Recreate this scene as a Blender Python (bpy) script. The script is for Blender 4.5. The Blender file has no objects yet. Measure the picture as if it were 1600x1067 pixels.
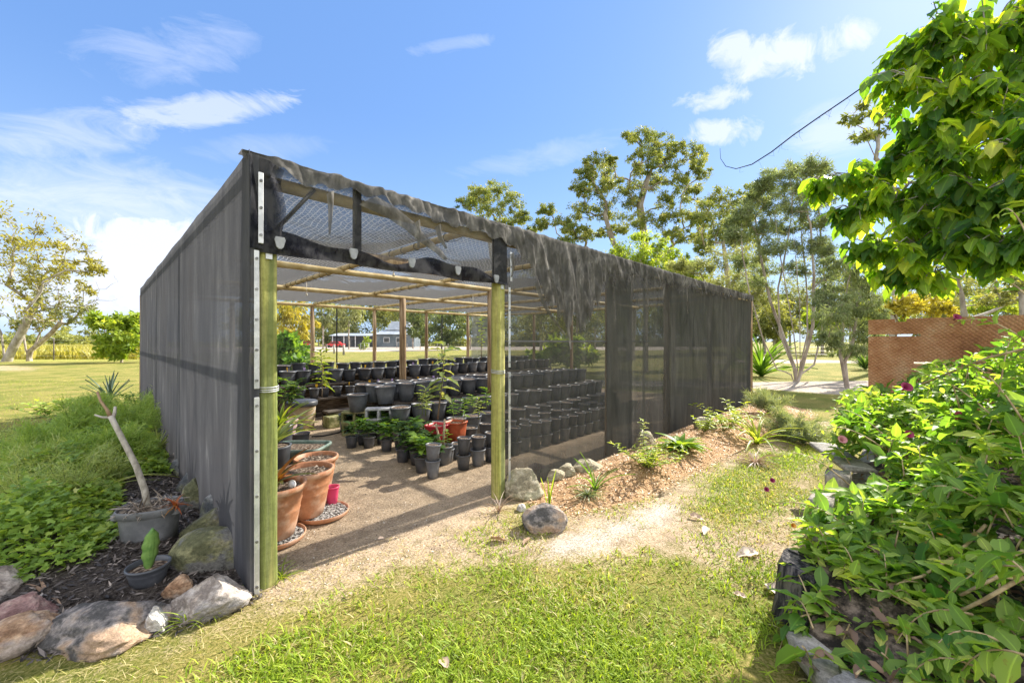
import bpy, math, random
import numpy as np
from mathutils import Vector, Matrix, noise as mnoise
R = math.radians
random.seed(7); rng = np.random.default_rng(7)
scene = bpy.context.scene
COL = scene.collection
# ------------------------------------------------------------------ camera frame
TH = R(44.5); F = 635.0; H0 = 1.5
FWD = np.array([math.cos(TH), math.sin(TH), 0.0]); LAT = np.array([math.sin(TH), -math.cos(TH), 0.0]); UP = np.array([0, 0, 1.0])
CAM = np.array([-0.668, -2.84, H0])
def at(px, py, t):
    return CAM + t*(FWD + (px-800)/F*LAT + (533.5-py)/F*UP)
def G(px, py, z=0.0):
    return at(px, py, (H0-z)*F/(py-533.5))
def GX(px, t, z=0.0):
    p = at(px, 533.5, t); p[2] = z; return p
def onY(px, py, Y=0.0):
    d = FWD + (px-800)/F*LAT + (533.5-py)/F*UP
    return CAM + d*((Y-CAM[1])/d[1])
def V(p): return Vector((float(p[0]), float(p[1]), float(p[2])))

# ------------------------------------------------------------------ materials
def new_mat(name):
    m = bpy.data.materials.new(name); m.use_nodes = True
    nt = m.node_tree; nt.nodes.clear()
    out = nt.nodes.new('ShaderNodeOutputMaterial')
    return m, nt, out
def N(nt, typ, **kw):
    n = nt.nodes.new(typ)
    for k, v in kw.items():
        if k.startswith('i_'):
            key = k[2:].replace('_', ' ')
            n.inputs[key].default_value = v
        else: setattr(n, k, v)
    return n
def L(nt, a, b): nt.links.new(a, b)
def rgba(c): return (c[0], c[1], c[2], 1.0)
def ramp(nt, fac, stops, interp='LINEAR'):
    r = nt.nodes.new('ShaderNodeValToRGB'); r.color_ramp.interpolation = interp
    e = r.color_ramp.elements
    while len(e) < len(stops): e.new(0.5)
    for el, (p, c) in zip(e, stops):
        el.position = p; el.color = rgba(c) if len(c) == 3 else c
    if fac.node.bl_idname == 'ShaderNodeTexNoise':
        mr = N(nt, 'ShaderNodeMapRange'); mr.inputs['From Min'].default_value = .30; mr.inputs['From Max'].default_value = .70; L(nt, fac, mr.inputs['Value']); fac = mr.outputs[0]
    L(nt, fac, r.inputs['Fac']); return r
def coords(nt, scale=(1, 1, 1), space='pos'):
    if space == 'pos': c = N(nt, 'ShaderNodeNewGeometry').outputs['Position']
    else: c = N(nt, 'ShaderNodeTexCoord').outputs['Object']
    mp = N(nt, 'ShaderNodeMapping'); mp.inputs['Scale'].default_value = scale
    L(nt, c, mp.inputs['Vector']); return mp.outputs['Vector']
def noise_tex(nt, vec, scale, detail=6, rough=0.6, dist=0.0):
    n = N(nt, 'ShaderNodeTexNoise'); n.inputs['Scale'].default_value = scale
    n.inputs['Detail'].default_value = detail; n.inputs['Roughness'].default_value = rough
    n.inputs['Distortion'].default_value = dist
    L(nt, vec, n.inputs['Vector']); return n
def noise_mat(name, stops, scale=4, detail=8, rough=0.7, stretch=(1, 1, 1), bump=0.3, bscale=None, bdist=0.02, space='obj', spec=0.3,
              stops2=None, scale2=1.0, mix2=0.5, metal=0.0, speck=None):
    m, nt, out = new_mat(name)
    v = coords(nt, stretch, space)
    n1 = noise_tex(nt, v, scale, detail, 0.65)
    c1 = ramp(nt, n1.outputs['Fac'], stops)
    col = c1.outputs['Color']
    if stops2:
        n2 = noise_tex(nt, v, scale2, 5, 0.6)
        c2 = ramp(nt, n2.outputs['Fac'], stops2)
        mx = N(nt, 'ShaderNodeMixRGB', blend_type='MIX'); 
        if len(stops2[0][1]) == 4: L(nt, c2.outputs['Alpha'], mx.inputs['Fac'])
        else: mx.inputs['Fac'].default_value = mix2
        L(nt, col, mx.inputs['Color1']); L(nt, c2.outputs['Color'], mx.inputs['Color2']); col = mx.outputs['Color']
    if speck:
        v0 = coords(nt, (1, 1, 1), space); n4 = noise_tex(nt, v0, speck[0], 8, 0.8); c4 = ramp(nt, n4.outputs['Fac'], [(.15, (speck[1],)*3), (.85, (speck[2],)*3)])
        m4 = N(nt, 'ShaderNodeMixRGB', blend_type='MULTIPLY'); m4.inputs['Fac'].default_value = 1.0; L(nt, col, m4.inputs['Color1']); L(nt, c4.outputs['Color'], m4.inputs['Color2']); col = m4.outputs['Color']
    b = N(nt, 'ShaderNodeBsdfPrincipled'); b.inputs['Roughness'].default_value = rough
    b.inputs['Specular IOR Level'].default_value = spec; b.inputs['Metallic'].default_value = metal
    L(nt, col, b.inputs['Base Color'])
    if bump:
        n3 = noise_tex(nt, v, bscale or scale*3, 8, 0.7)
        bp = N(nt, 'ShaderNodeBump'); bp.inputs['Strength'].default_value = bump; bp.inputs['Distance'].default_value = bdist
        L(nt, n3.outputs['Fac'], bp.inputs['Height']); L(nt, bp.outputs['Normal'], b.inputs['Normal'])
    L(nt, b.outputs[0], out.inputs['Surface']); return m
def leaf_mat(name, stops, transl=0.4, tcol=None, rough=0.5, spec=0.3, rib=False):
    m, nt, out = new_mat(name)
    a = N(nt, 'ShaderNodeAttribute', attribute_name='tint')
    c = ramp(nt, a.outputs['Fac'], stops)
    if rib:   # pale midrib, a few brown blemishes and uneven tone across the blade
        ra = N(nt, 'ShaderNodeAttribute', attribute_name='rib'); rr = ramp(nt, ra.outputs['Fac'], [(.0, (1.55,1.5,1.35)), (.07, (1.4,1.38,1.25)), (.13, (1,1,1)), (1, (.90,.92,.9))])
        m5 = N(nt, 'ShaderNodeMixRGB', blend_type='MULTIPLY'); m5.inputs['Fac'].default_value = 1.0; L(nt, c.outputs['Color'], m5.inputs['Color1']); L(nt, rr.outputs['Color'], m5.inputs['Color2'])
        pv = coords(nt, (1, 1, 1), 'pos'); n5 = noise_tex(nt, pv, 22, 5, .6); r5 = ramp(nt, n5.outputs['Fac'], [(.82, (.30,.20,.06,0)), (.95, (.28,.18,.06,.75))])
        m6 = N(nt, 'ShaderNodeMixRGB'); L(nt, r5.outputs['Alpha'], m6.inputs['Fac']); L(nt, m5.outputs['Color'], m6.inputs['Color1']); L(nt, r5.outputs['Color'], m6.inputs['Color2']); c = m6
    b = N(nt, 'ShaderNodeBsdfPrincipled'); b.inputs['Roughness'].default_value = rough; b.inputs['Specular IOR Level'].default_value = spec
    L(nt, c.outputs['Color'], b.inputs['Base Color'])
    t = N(nt, 'ShaderNodeBsdfTranslucent')
    g = N(nt, 'ShaderNodeMixRGB', blend_type='MULTIPLY'); g.inputs['Fac'].default_value = 1.0
    g.inputs['Color2'].default_value = rgba(tcol or (2.2, 1.9, 0.7)); L(nt, c.outputs['Color'], g.inputs['Color1'])
    L(nt, g.outputs['Color'], t.inputs['Color'])
    mx = N(nt, 'ShaderNodeMixShader'); mx.inputs['Fac'].default_value = transl
    L(nt, b.outputs[0], mx.inputs[1]); L(nt, t.outputs[0], mx.inputs[2]); L(nt, mx.outputs[0], out.inputs['Surface'])
    if rib: m['ribbed'] = 'rib'
    return m
def cloth_mat(name, stops, stretch=(6, 6, 0.5), alpha_var=0.12, transl=0.3, scale=3.0, tcol=(0.1, 0.1, 0.1)):
    """woven shade cloth; its density (share of the weave that is thread) is a point attribute"""
    m, nt, out = new_mat(name)
    v = coords(nt, stretch, 'pos')
    n = noise_tex(nt, v, scale, 6, 0.65, 0.3)
    c = ramp(nt, n.outputs['Fac'], stops)
    d = N(nt, 'ShaderNodeBsdfDiffuse'); L(nt, c.outputs['Color'], d.inputs['Color'])
    t = N(nt, 'ShaderNodeBsdfTranslucent'); L(nt, c.outputs['Color'], t.inputs['Color'])
    m1 = N(nt, 'ShaderNodeMixShader'); m1.inputs['Fac'].default_value = transl
    L(nt, d.outputs[0], m1.inputs[1]); L(nt, t.outputs[0], m1.inputs[2])
    a = N(nt, 'ShaderNodeAttribute', attribute_name='dens')
    s = N(nt, 'ShaderNodeMath', operation='MULTIPLY_ADD'); s.inputs[1].default_value = alpha_var*2; 
    L(nt, n.outputs['Fac'], s.inputs[0])
    s2 = N(nt, 'ShaderNodeMath', operation='SUBTRACT'); L(nt, a.outputs['Fac'], s2.inputs[0]); s2.inputs[1].default_value = alpha_var
    L(nt, s2.outputs[0], s.inputs[2]); s.use_clamp = True
    tr = N(nt, 'ShaderNodeBsdfTransparent')
    m2 = N(nt, 'ShaderNodeMixShader'); L(nt, s.outputs[0], m2.inputs['Fac'])
    L(nt, tr.outputs[0], m2.inputs[1]); L(nt, m1.outputs[0], m2.inputs[2]); L(nt, m2.outputs[0], out.inputs['Surface'])
    return m

# ------------------------------------------------------------------ mesh helpers
class MB:
    def __init__(s): s.v = []; s.f = []; s.m = []; s.sm = []
    def add(s, vs, fs, mi=0, smooth=False):
        o = len(s.v); s.v.extend([tuple(float(q) for q in p) for p in vs])
        for f in fs: s.f.append(tuple(i+o for i in f)); s.m.append(mi); s.sm.append(smooth)
        return s
    def box(s, c, size, rz=0.0, mi=0, bevel=0.0, M=None):
        x, y, z = [q/2 for q in size]; vs = []
        if bevel <= 0:
            vs = [(-x,-y,-z),(x,-y,-z),(x,y,-z),(-x,y,-z),(-x,-y,z),(x,-y,z),(x,y,z),(-x,y,z)]
            fs = [(0,3,2,1),(4,5,6,7),(0,1,5,4),(1,2,6,5),(2,3,7,6),(3,0,4,7)]
        else:
            b = min(bevel, x*.9, y*.9, z*.9)
            def ring(xx, yy, zz): return [(-xx+b,-yy,zz),(xx-b,-yy,zz),(xx,-yy+b,zz),(xx,yy-b,zz),(xx-b,yy,zz),(-xx+b,yy,zz),(-xx,yy-b,zz),(-xx,-yy+b,zz)]
            vs = ring(x-b,y-b,-z)+ring(x,y,-z+b)+ring(x,y,z-b)+ring(x-b,y-b,z)
            fs = [tuple(range(7,-1,-1)), tuple(range(24,32))]
            for r in range(3):
                for k in range(8): fs.append((r*8+k, r*8+(k+1)%8, (r+1)*8+(k+1)%8, (r+1)*8+k))
        cr, sr = math.cos(rz), math.sin(rz)
        if M is None: vs = [(c[0]+p[0]*cr-p[1]*sr, c[1]+p[0]*sr+p[1]*cr, c[2]+p[2]) for p in vs]
        else: vs = [tuple(Vector(c)+M@Vector(p)) for p in vs]
        return s.add(vs, fs, mi)
    def tube(s, pts, radii, n=8, mi=0, cap=True, smooth=True, wob=0.0):
        pts = [np.array(p, float) for p in pts]
        if np.isscalar(radii): radii = [radii]*len(pts)
        vs = []; fs = []; ref = None
        for i, p in enumerate(pts):
            d = pts[min(i+1, len(pts)-1)]-pts[max(i-1, 0)]; d = d/(np.linalg.norm(d)+1e-9)
            if ref is None:
                a = np.array([0, 0, 1.0]) if abs(d[2]) < 0.9 else np.array([1.0, 0, 0]); ref = np.cross(d, a)
            ref = ref-d*np.dot(ref, d); ref /= (np.linalg.norm(ref)+1e-9); bi = np.cross(d, ref)
            for k in range(n):
                an = 2*math.pi*k/n; r = radii[i]*(1+wob*math.sin(3*an+i*1.7)+wob*math.sin(2*an-i))
                vs.append(p+r*(math.cos(an)*ref+math.sin(an)*bi))
        for i in range(len(pts)-1):
            for k in range(n): fs.append((i*n+k, i*n+(k+1)%n, (i+1)*n+(k+1)%n, (i+1)*n+k))
        s.add(vs, fs, mi, smooth)
        if cap:
            o = len(s.v)-len(vs)
            s.f.append(tuple(o+k for k in range(n-1, -1, -1))); s.m.append(mi); s.sm.append(False)
            e = o+(len(pts)-1)*n; s.f.append(tuple(e+k for k in range(n))); s.m.append(mi); s.sm.append(False)
        return s
    def lathe(s, prof, n=24, c=(0, 0, 0), sx=1.0, sy=1.0, rz=0.0, mi=0, smooth=True, cap0=True, cap1=False, sq=0.0):
        vs = []; fs = []; cr, sr = math.cos(rz), math.sin(rz)
        for r, z in prof:
            for k in range(n):
                a = 2*math.pi*k/n; ca, sa = math.cos(a), math.sin(a)
                if sq > 0:
                    e = 1-sq; q = (abs(ca)**(2/e)+abs(sa)**(2/e))**(-e/2); ca *= q; sa *= q
                x = r*ca*sx; y = r*sa*sy
                vs.append((c[0]+x*cr-y*sr, c[1]+x*sr+y*cr, c[2]+z))
        m = len(prof)
        for i in range(m-1):
            for k in range(n): fs.append((i*n+k, i*n+(k+1)%n, (i+1)*n+(k+1)%n, (i+1)*n+k))
        s.add(vs, fs, mi, smooth); o = len(s.v)-len(vs)
        if cap0: s.f.append(tuple(o+k for k in range(n-1, -1, -1))); s.m.append(mi); s.sm.append(False)
        if cap1: s.f.append(tuple(o+(m-1)*n+k for k in range(n))); s.m.append(mi); s.sm.append(False)
        return s
    def grid(s, P, mi=0, smooth=True):
        a, b = P.shape[:2]; vs = P.reshape(-1, 3)
        fs = [(i*b+j, i*b+j+1, (i+1)*b+j+1, (i+1)*b+j) for i in range(a-1) for j in range(b-1)]
        return s.add(vs, fs, mi, smooth)
    def build(s, name, mats, parent=None, origin=(0, 0, 0), attrs=None):
        me = bpy.data.meshes.new(name); o = np.array(origin, float)
        vs = (np.array(s.v)-o)
        me.from_pydata(vs.tolist(), [], s.f)
        if not isinstance(mats, (list, tuple)): mats = [mats]
        for m in mats: me.materials.append(m)
        me.polygons.foreach_set('material_index', s.m); me.polygons.foreach_set('use_smooth', s.sm)
        if attrs:
            for k, arr in attrs.items():
                at_ = me.attributes.new(k, 'FLOAT', 'POINT'); at_.data.foreach_set('value', np.asarray(arr, np.float32))
        me.update()
        return link(name, me, parent, origin if parent is None else (0, 0, 0))
def link(name, me, parent=None, loc=(0, 0, 0)):
    ob = bpy.data.objects.new(name, me); COL.objects.link(ob); ob.location = V(loc)
    if parent is not None: ob.parent = parent
    return ob
def tag(o, label=None, cat=None, group=None, kind=None):
    if label: o['label'] = label
    if cat: o['category'] = cat
    if group: o['group'] = group
    if kind: o['kind'] = kind
    return o
def empty(name, loc, label, cat, group=None, rz=0.0):
    o = bpy.data.objects.new(name, None); COL.objects.link(o); o.location = V(loc); o.rotation_euler.z = rz
    o.empty_display_size = 0.1
    return tag(o, label, cat, group)
def kids(o): return [c for c in bpy.data.objects if c.parent == o]
def copy_tree(o, parent=None, ch=None):
    c = o.copy(); COL.objects.link(c)
    if parent is not None: c.parent = parent
    for k in (ch if ch is not None else list(o.children)): copy_tree(k, c)
    return c

def np_mesh(name, v, faces, mat, parent=None, loc=(0, 0, 0), tint=None, smooth=True):
    """faces: list of (M,k) int arrays"""
    me = bpy.data.meshes.new(name); v = np.asarray(v, np.float32)
    me.vertices.add(len(v)); me.vertices.foreach_set('co', v.ravel())
    loops = np.concatenate([f.ravel() for f in faces]); tot = np.concatenate([np.full(len(f), f.shape[1]) for f in faces])
    st = np.concatenate([[0], np.cumsum(tot)[:-1]])
    me.loops.add(len(loops)); me.loops.foreach_set('vertex_index', loops.astype(np.int32))
    me.polygons.add(len(tot)); me.polygons.foreach_set('loop_start', st.astype(np.int32))
    me.polygons.foreach_set('use_smooth', np.full(len(tot), smooth))
    if tint is not None:
        a = me.attributes.new('tint', 'FLOAT', 'POINT'); a.data.foreach_set('value', np.asarray(tint, np.float32))
    me.materials.append(mat); me.update(calc_edges=True); me.validate()
    return link(name, me, parent, loc)
# leaf templates: x across, y along, z up
def T_diamond(w=0.35): return np.array([(0,0,0),(w/2,.45,.04),(0,1,0),(-w/2,.45,.04)]), [np.array([(0,1,2,3)])]
def T_leaf(w=0.5, fold=0.1, curl=-0.18):
    v = [(0,0,0)]; rib = [0]; rows = [(.14,.30),(.32,.47),(.52,.49),(.72,.36),(.88,.17)]
    for k, (y, ww) in enumerate(rows):
        z = curl*y**1.8; wav = .035*(1 if k % 2 else -1)
        v += [(-w*ww, y, z+fold*ww*2+wav), (0, y, z), (w*ww, y, z+fold*ww*2-wav)]; rib += [1, 0, 1]
    v.append((0, 1, curl)); rib.append(0); t_ = [(0,3,2),(0,2,1)]; q_ = []
    for k in range(4):
        a = 1+3*k; q_ += [(a, a+1, a+4, a+3), (a+1, a+2, a+5, a+4)]
    t_ += [(13, 14, 16), (14, 15, 16)]
    return np.array(v), [np.array(t_), np.array(q_)], np.array(rib)
def T_blade(w=0.12, curl=0.25):
    return np.array([(-w/2,0,0),(w/2,0,0),(-w*.4,.55,-curl*.15),(w*.4,.55,-curl*.15),(0,1,-curl)]), [np.array([(0,1,3,2)]), np.array([(2,3,4)])]
def T_strap(w=0.1, curl=0.6, n=5, keel=0.02):
    v = []; f = []
    for i in range(n+1):
        u = i/n; ww = w*(1-u**2.2)*0.5+0.002; z = -curl*u**2.2
        v += [(-ww, u*(1-.25*curl*u), z+keel), (0, u*(1-.25*curl*u), z), (ww, u*(1-.25*curl*u), z+keel)]
    for i in range(n):
        for k in (0, 1): f.append((i*3+k, i*3+k+1, i*3+k+4, i*3+k+3))
    return np.array(v), [np.array(f)]
def T_lobed(w=0.9):
    # small three-lobed leaf, as parsley or clover
    v = [(0,0,0),(0,.35,.02)]; f = []
    for a in (-1.1, 0, 1.1):
        o = len(v); c, s = math.cos(a), math.sin(a)
        for x, y in ((-.2,.3),(0,.65),(.2,.3)):
            v.append((x*c+y*s, .35+(-x*s+y*c), .05))
        f.append((1, o+2, o+1, o))
    return np.array(v)*np.array([w,1,1]), [np.array(f)]
def scatter(name, tmpl, O, A, Nr, S, tint, mat, parent=None, loc=(0, 0, 0), smooth=True, wv=None):
    tv, tf = tmpl[:2]; O = np.asarray(O, float); n = len(O)
    A = A/(np.linalg.norm(A, axis=1, keepdims=True)+1e-9)
    Nr = Nr-A*np.sum(A*Nr, 1, keepdims=True); Nr = Nr/(np.linalg.norm(Nr, axis=1, keepdims=True)+1e-9)
    X = np.cross(A, Nr); S = np.asarray(S, float); S = S[:, None] if S.ndim == 1 else S
    wx = S if wv is None else S*np.asarray(wv)[:, None]
    P = O[:, None, :]+tv[None, :, 0, None]*wx[:, :, None]*X[:, None, :]+tv[None, :, 1, None]*S[:, :, None]*A[:, None, :]+tv[None, :, 2, None]*S[:, :, None]*Nr[:, None, :]
    k = len(tv); base = (np.arange(n)*k)
    faces = [(f[None]+base[:, None, None]).reshape(-1, f.shape[1]) for f in tf]
    ob = np_mesh(name, P.reshape(-1, 3)-np.asarray(loc, float)*(1 if parent is not None else 0), faces, mat, parent, loc if parent is None else (0, 0, 0), np.repeat(tint, k), smooth)
    if len(tmpl) > 2 and 'rib' in str(mat.get('ribbed', '')):
        a = ob.data.attributes.new('rib', 'FLOAT', 'POINT'); a.data.foreach_set('value', np.tile(tmpl[2], n).astype(np.float32))
    return ob
def unit(n):
    a = rng.normal(size=(n, 3)); return a/np.linalg.norm(a, axis=1, keepdims=True)
def ss(x, a=0.0, b=1.0):
    u = np.clip((np.asarray(x, float)-a)/(b-a), 0, 1); return u*u*(3-2*u)
# smooth value noise on arrays
_perm = rng.random((64, 64))
def vn(x, y):
    x = np.asarray(x, float); y = np.asarray(y, float); xi = np.floor(x).astype(int); yi = np.floor(y).astype(int)
    fx = x-xi; fy = y-yi; fx = fx*fx*(3-2*fx); fy = fy*fy*(3-2*fy)
    g = lambda a, b: _perm[a % 64, b % 64]
    return (g(xi,yi)*(1-fx)+g(xi+1,yi)*fx)*(1-fy)+(g(xi,yi+1)*(1-fx)+g(xi+1,yi+1)*fx)*fy
def fbm(x, y, o=4):
    s = 0; a = .5; t = 0
    for i in range(o): s = s+a*vn(x*2**i+i*7.3, y*2**i+i*3.1); t += a; a *= .5
    return s/t
def inpoly(x, y, poly):
    """signed distance (inside positive) to a polygon"""
    x = np.asarray(x, float); y = np.asarray(y, float); ins = np.zeros(x.shape, bool); dm = np.full(x.shape, 1e9)
    n = len(poly)
    for i in range(n):
        x0, y0 = poly[i][:2]; x1, y1 = poly[(i+1) % n][:2]
        c = ((y0 > y) != (y1 > y)) & (x < (x1-x0)*(y-y0)/((y1-y0) if y1 != y0 else 1e-12)+x0); ins ^= c
        dx, dy = x1-x0, y1-y0; u = np.clip(((x-x0)*dx+(y-y0)*dy)/(dx*dx+dy*dy+1e-12), 0, 1)
        dm = np.minimum(dm, np.hypot(x-x0-u*dx, y-y0-u*dy))
    return np.where(ins, dm, -dm)
SKY_MIX = 0.72; EXPOSURE = 1.88
# ------------------------------------------------------------------ camera, sun, sky
cd = bpy.data.cameras.new('camera'); cam = bpy.data.objects.new('camera', cd); COL.objects.link(cam)
cd.sensor_width = 36; cd.lens = F/1600*36; cd.clip_start = 0.05; cd.clip_end = 3000
cam.location = V(CAM); cam.rotation_euler = (R(90), 0, TH-R(90)); scene.camera = cam
SUN_EL = R(35); SUN_AZ = R(-3.5)
SD = Vector((math.cos(SUN_EL)*math.cos(SUN_AZ), math.cos(SUN_EL)*math.sin(SUN_AZ), math.sin(SUN_EL)))
sl = bpy.data.lights.new('sun', 'SUN'); sl.energy = 3.5; sl.angle = R(0.5); sl.color = (1.0, 0.93, 0.82)
so = bpy.data.objects.new('sun', sl); COL.objects.link(so); so.rotation_euler = SD.to_track_quat('Z', 'Y').to_euler(); so.location = (20, 0, 20)
W = bpy.data.worlds.new('World'); scene.world = W; W.use_nodes = True
nt = W.node_tree; nt.nodes.clear()
wo = nt.nodes.new('ShaderNodeOutputWorld'); bg = nt.nodes.new('ShaderNodeBackground'); L(nt, bg.outputs[0], wo.inputs['Surface'])
sky = nt.nodes.new('ShaderNodeTexSky'); sky.sky_type = 'NISHITA'; sky.sun_disc = False
sky.sun_elevation = SUN_EL; sky.sun_rotation = R(90)-SUN_AZ; sky.air_density = 1.0; sky.dust_density = 0.3; sky.ozone_density = 2.0
bg.inputs['Strength'].default_value = 0.085
def wm(op, a, b=None, c=None, clamp=False):
    n = nt.nodes.new('ShaderNodeMath'); n.operation = op; n.use_clamp = clamp
    for i, q in enumerate((a, b, c)):
        if q is None: continue
        if isinstance(q, (int, float)): n.inputs[i].default_value = q
        else: L(nt, q, n.inputs[i])
    return n.outputs[0]
tc = nt.nodes.new('ShaderNodeTexCoord'); sep = nt.nodes.new('ShaderNodeSeparateXYZ'); L(nt, tc.outputs['Generated'], sep.inputs[0])
dx, dy, dz = sep.outputs
az = wm('SUBTRACT', wm('ARCTAN2', dy, dx), TH)          # radians round from the view of the shed, left positive
el = wm('ARCSINE', dz)
def pix_azel(px, py):
    d = FWD+(px-800)/F*LAT+(533.5-py)/F*UP; d = d/np.linalg.norm(d)
    a = math.atan2(d[1], d[0])-TH; return a, math.asin(d[2])
nmap = nt.nodes.new('ShaderNodeMapping'); L(nt, tc.outputs['Generated'], nmap.inputs['Vector']); nmap.inputs['Scale'].default_value = (1, 1, 2.6)
wisp = nt.nodes.new('ShaderNodeTexNoise'); wisp.inputs['Scale'].default_value = 7.0; wisp.inputs['Detail'].default_value = 12; wisp.inputs['Roughness'].default_value = 0.66; wisp.inputs['Distortion'].default_value = 1.4
L(nt, nmap.outputs[0], wisp.inputs['Vector'])
puff = nt.nodes.new('ShaderNodeTexNoise'); puff.inputs['Scale'].default_value = 15.0; puff.inputs['Detail'].default_value = 12; puff.inputs['Roughness'].default_value = 0.66; puff.inputs['Distortion'].default_value = .6
L(nt, tc.outputs['Generated'], puff.inputs['Vector'])
total = None
def cloud(p0, p1, half, dens, soft, nz, amp):
    """a cloud bank lying between two directions; half = its half-height in radians"""
    global total
    a0, e0 = pix_azel(*p0); a1, e1 = pix_azel(*p1); ca, ce = (a0+a1)/2, (e0+e1)/2
    ln = math.hypot(a1-a0, e1-e0)/2; ux, uy = (a1-a0)/(2*ln), (e1-e0)/(2*ln)
    da = wm('SUBTRACT', az, ca); de = wm('SUBTRACT', el, ce)
    u = wm('DIVIDE', wm('ADD', wm('MULTIPLY', da, ux), wm('MULTIPLY', de, uy)), ln)
    v = wm('DIVIDE', wm('ADD', wm('MULTIPLY', da, -uy), wm('MULTIPLY', de, ux)), half)
    r2 = wm('ADD', wm('MULTIPLY', u, u), wm('MULTIPLY', v, v))
    q = wm('ADD', wm('SUBTRACT', 1.0, r2), wm('MULTIPLY', wm('SUBTRACT', nz, 0.5), amp))
    m_ = wm('MULTIPLY', wm('DIVIDE', q, soft, clamp=True), dens)
    total = m_ if total is None else wm('MAXIMUM', total, m_)
wf, pf = wisp.outputs['Fac'], puff.outputs['Fac']
cloud((150, 190), (470, 150), .026, .52, 1.1, wf, 4.8)
cloud((-80, 225), (260, 190), .04, .36, 1.3, wf, 4.6)
cloud((130, 95), (400, 60), .04, .24, 1.4, wf, 5.0)
cloud((-300, 300), (430, 330), .085, .55, 1.2, wf, 2.4)
cloud((40, 440), (420, 400), .11, .85, .5, pf, 2.4)
cloud((-300, 430), (420, 480), .07, .8, 1.0, wf, 1.5)
cloud((1110, 80), (1250, 80), .033, .68, 1.0, pf, 5.6)
cloud((1130, 120), (1350, 50), .035, .72, 1.0, pf, 5.4)
cloud((1050, 165), (1180, 140), .022, .66, 1.0, pf, 5.2)
cloud((1070, 205), (1200, 205), .028, .66, 1.0, pf, 5.2)
cloud((1230, 215), (1400, 190), .05, .45, 1.0, wf, 3.0)
cloud((700, 270), (1000, 205), .03, .22, 1.3, wf, 3.2)
cloud((640, 80), (770, 60), .012, .22, 1.4, wf, 5.5)
cloud((300, 235), (520, 225), .03, .18, 1.2, wf, 2.8)
hz = wm('MULTIPLY', wm('SUBTRACT', 1.0, wm('DIVIDE', el, 0.50, clamp=True)), 1.0)
hz = wm('POWER', hz, 1.6)
# sky colour: tame the wide range of the physical sky towards a clear mid blue
bc = nt.nodes.new('ShaderNodeMixRGB'); bc.blend_type = 'MIX'; bc.inputs['Fac'].default_value = SKY_MIX
bc.inputs['Color2'].default_value = (.56, 1.24, 2.85, 1); L(nt, sky.outputs[0], bc.inputs['Color1'])
hm = nt.nodes.new('ShaderNodeMixRGB'); L(nt, wm('MULTIPLY', hz, .72), hm.inputs['Fac']); L(nt, bc.outputs[0], hm.inputs['Color1']); hm.inputs['Color2'].default_value = (2.1, 2.95, 4.1, 1)
cm = nt.nodes.new('ShaderNodeMixRGB'); L(nt, total, cm.inputs['Fac']); L(nt, hm.outputs[0], cm.inputs['Color1']); cm.inputs['Color2'].default_value = (3.5, 3.65, 4.2, 1)
# unseen broken white cloud, added over the sky behind the camera as fill light
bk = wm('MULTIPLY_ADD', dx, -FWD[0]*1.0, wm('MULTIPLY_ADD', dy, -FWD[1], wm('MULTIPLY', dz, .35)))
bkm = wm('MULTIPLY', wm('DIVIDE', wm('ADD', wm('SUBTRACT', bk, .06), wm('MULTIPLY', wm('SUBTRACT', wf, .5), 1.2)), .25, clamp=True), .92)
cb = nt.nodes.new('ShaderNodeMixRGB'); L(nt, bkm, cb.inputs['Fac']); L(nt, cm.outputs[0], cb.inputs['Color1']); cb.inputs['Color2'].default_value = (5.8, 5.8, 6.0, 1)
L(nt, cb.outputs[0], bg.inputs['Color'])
vs_ = scene.view_settings; scene.display_settings.display_device = 'sRGB'
vs_.view_transform = 'Standard'; vs_.look = 'None'; vs_.gamma = 1.0; vs_.use_curve_mapping = False; vs_.exposure = EXPOSURE
scene.render.engine = 'CYCLES'; scene.cycles.max_bounces = 8; scene.cycles.transparent_max_bounces = 24; scene.cycles.use_denoising = True

# ------------------------------------------------------------------ ground
gp = lambda pts: [tuple(G(*p)[:2]) for p in pts]
LAWN = gp([(0,1065),(120,1050),(330,985),(430,945),(520,915),(640,872),(720,860),(800,862),(890,872),(1000,838),(1110,842),(1200,872),(1225,950),(1225,1067),(1230,1500),(-300,1500)])
STRIP = gp([(1060,792),(1120,738),(1190,712),(1270,680),(1335,650),(1420,640),(1420,700),(1330,700),(1270,730),(1262,800),(1180,835),(1100,835)])
WHITE = gp([(864,862),(880,846),(960,818),(1040,790),(1056,792),(1030,810),(970,832),(920,858)])
PATH = gp([(395,960),(425,905),(520,880),(640,835),(770,792),(830,840),(880,800),(1000,770),(1110,728),(1240,660),(1300,660),(1260,745),(1250,900),(1150,905),(1060,860),(960,875),(760,880),(640,885),(520,925)])
ROAD = gp([(900,594),(1172,597),(1420,594),(1900,588),(1900,630),(1420,622),(1290,615),(1172,606),(900,602)])
DRIVE = gp([(200,543),(530,541.5),(760,541.5),(1100,541),(1100,547),(760,547),(560,549.5),(200,552)])
DRIVE2 = gp([(1100,562),(1420,563),(1900,562),(1900,567),(1420,568),(1100,567)])
PLOT = gp([(-300,572),(60,571),(90,577),(50,582),(-300,585)])
FIELD = gp([(-700,536),(900,536),(900,540),(420,543),(215,563),(60,566),(-700,570)])
MUL = [(2.15,-.1),(2.2,-.75),(2.9,-1.02),(4.5,-1.12),(6.5,-1.25),(9.0,-1.5),(10.3,-1.2),(10.7,.1)]
BEDP = [(0.02,-.1)]+gp([(392,938),(330,965),(230,990),(60,1022),(-60,1012)])+[(-1.45,1.2),(-1.5,3.5),(-1.55,6.5),(-1.3,9.2),(0.02,9.2)]
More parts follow.
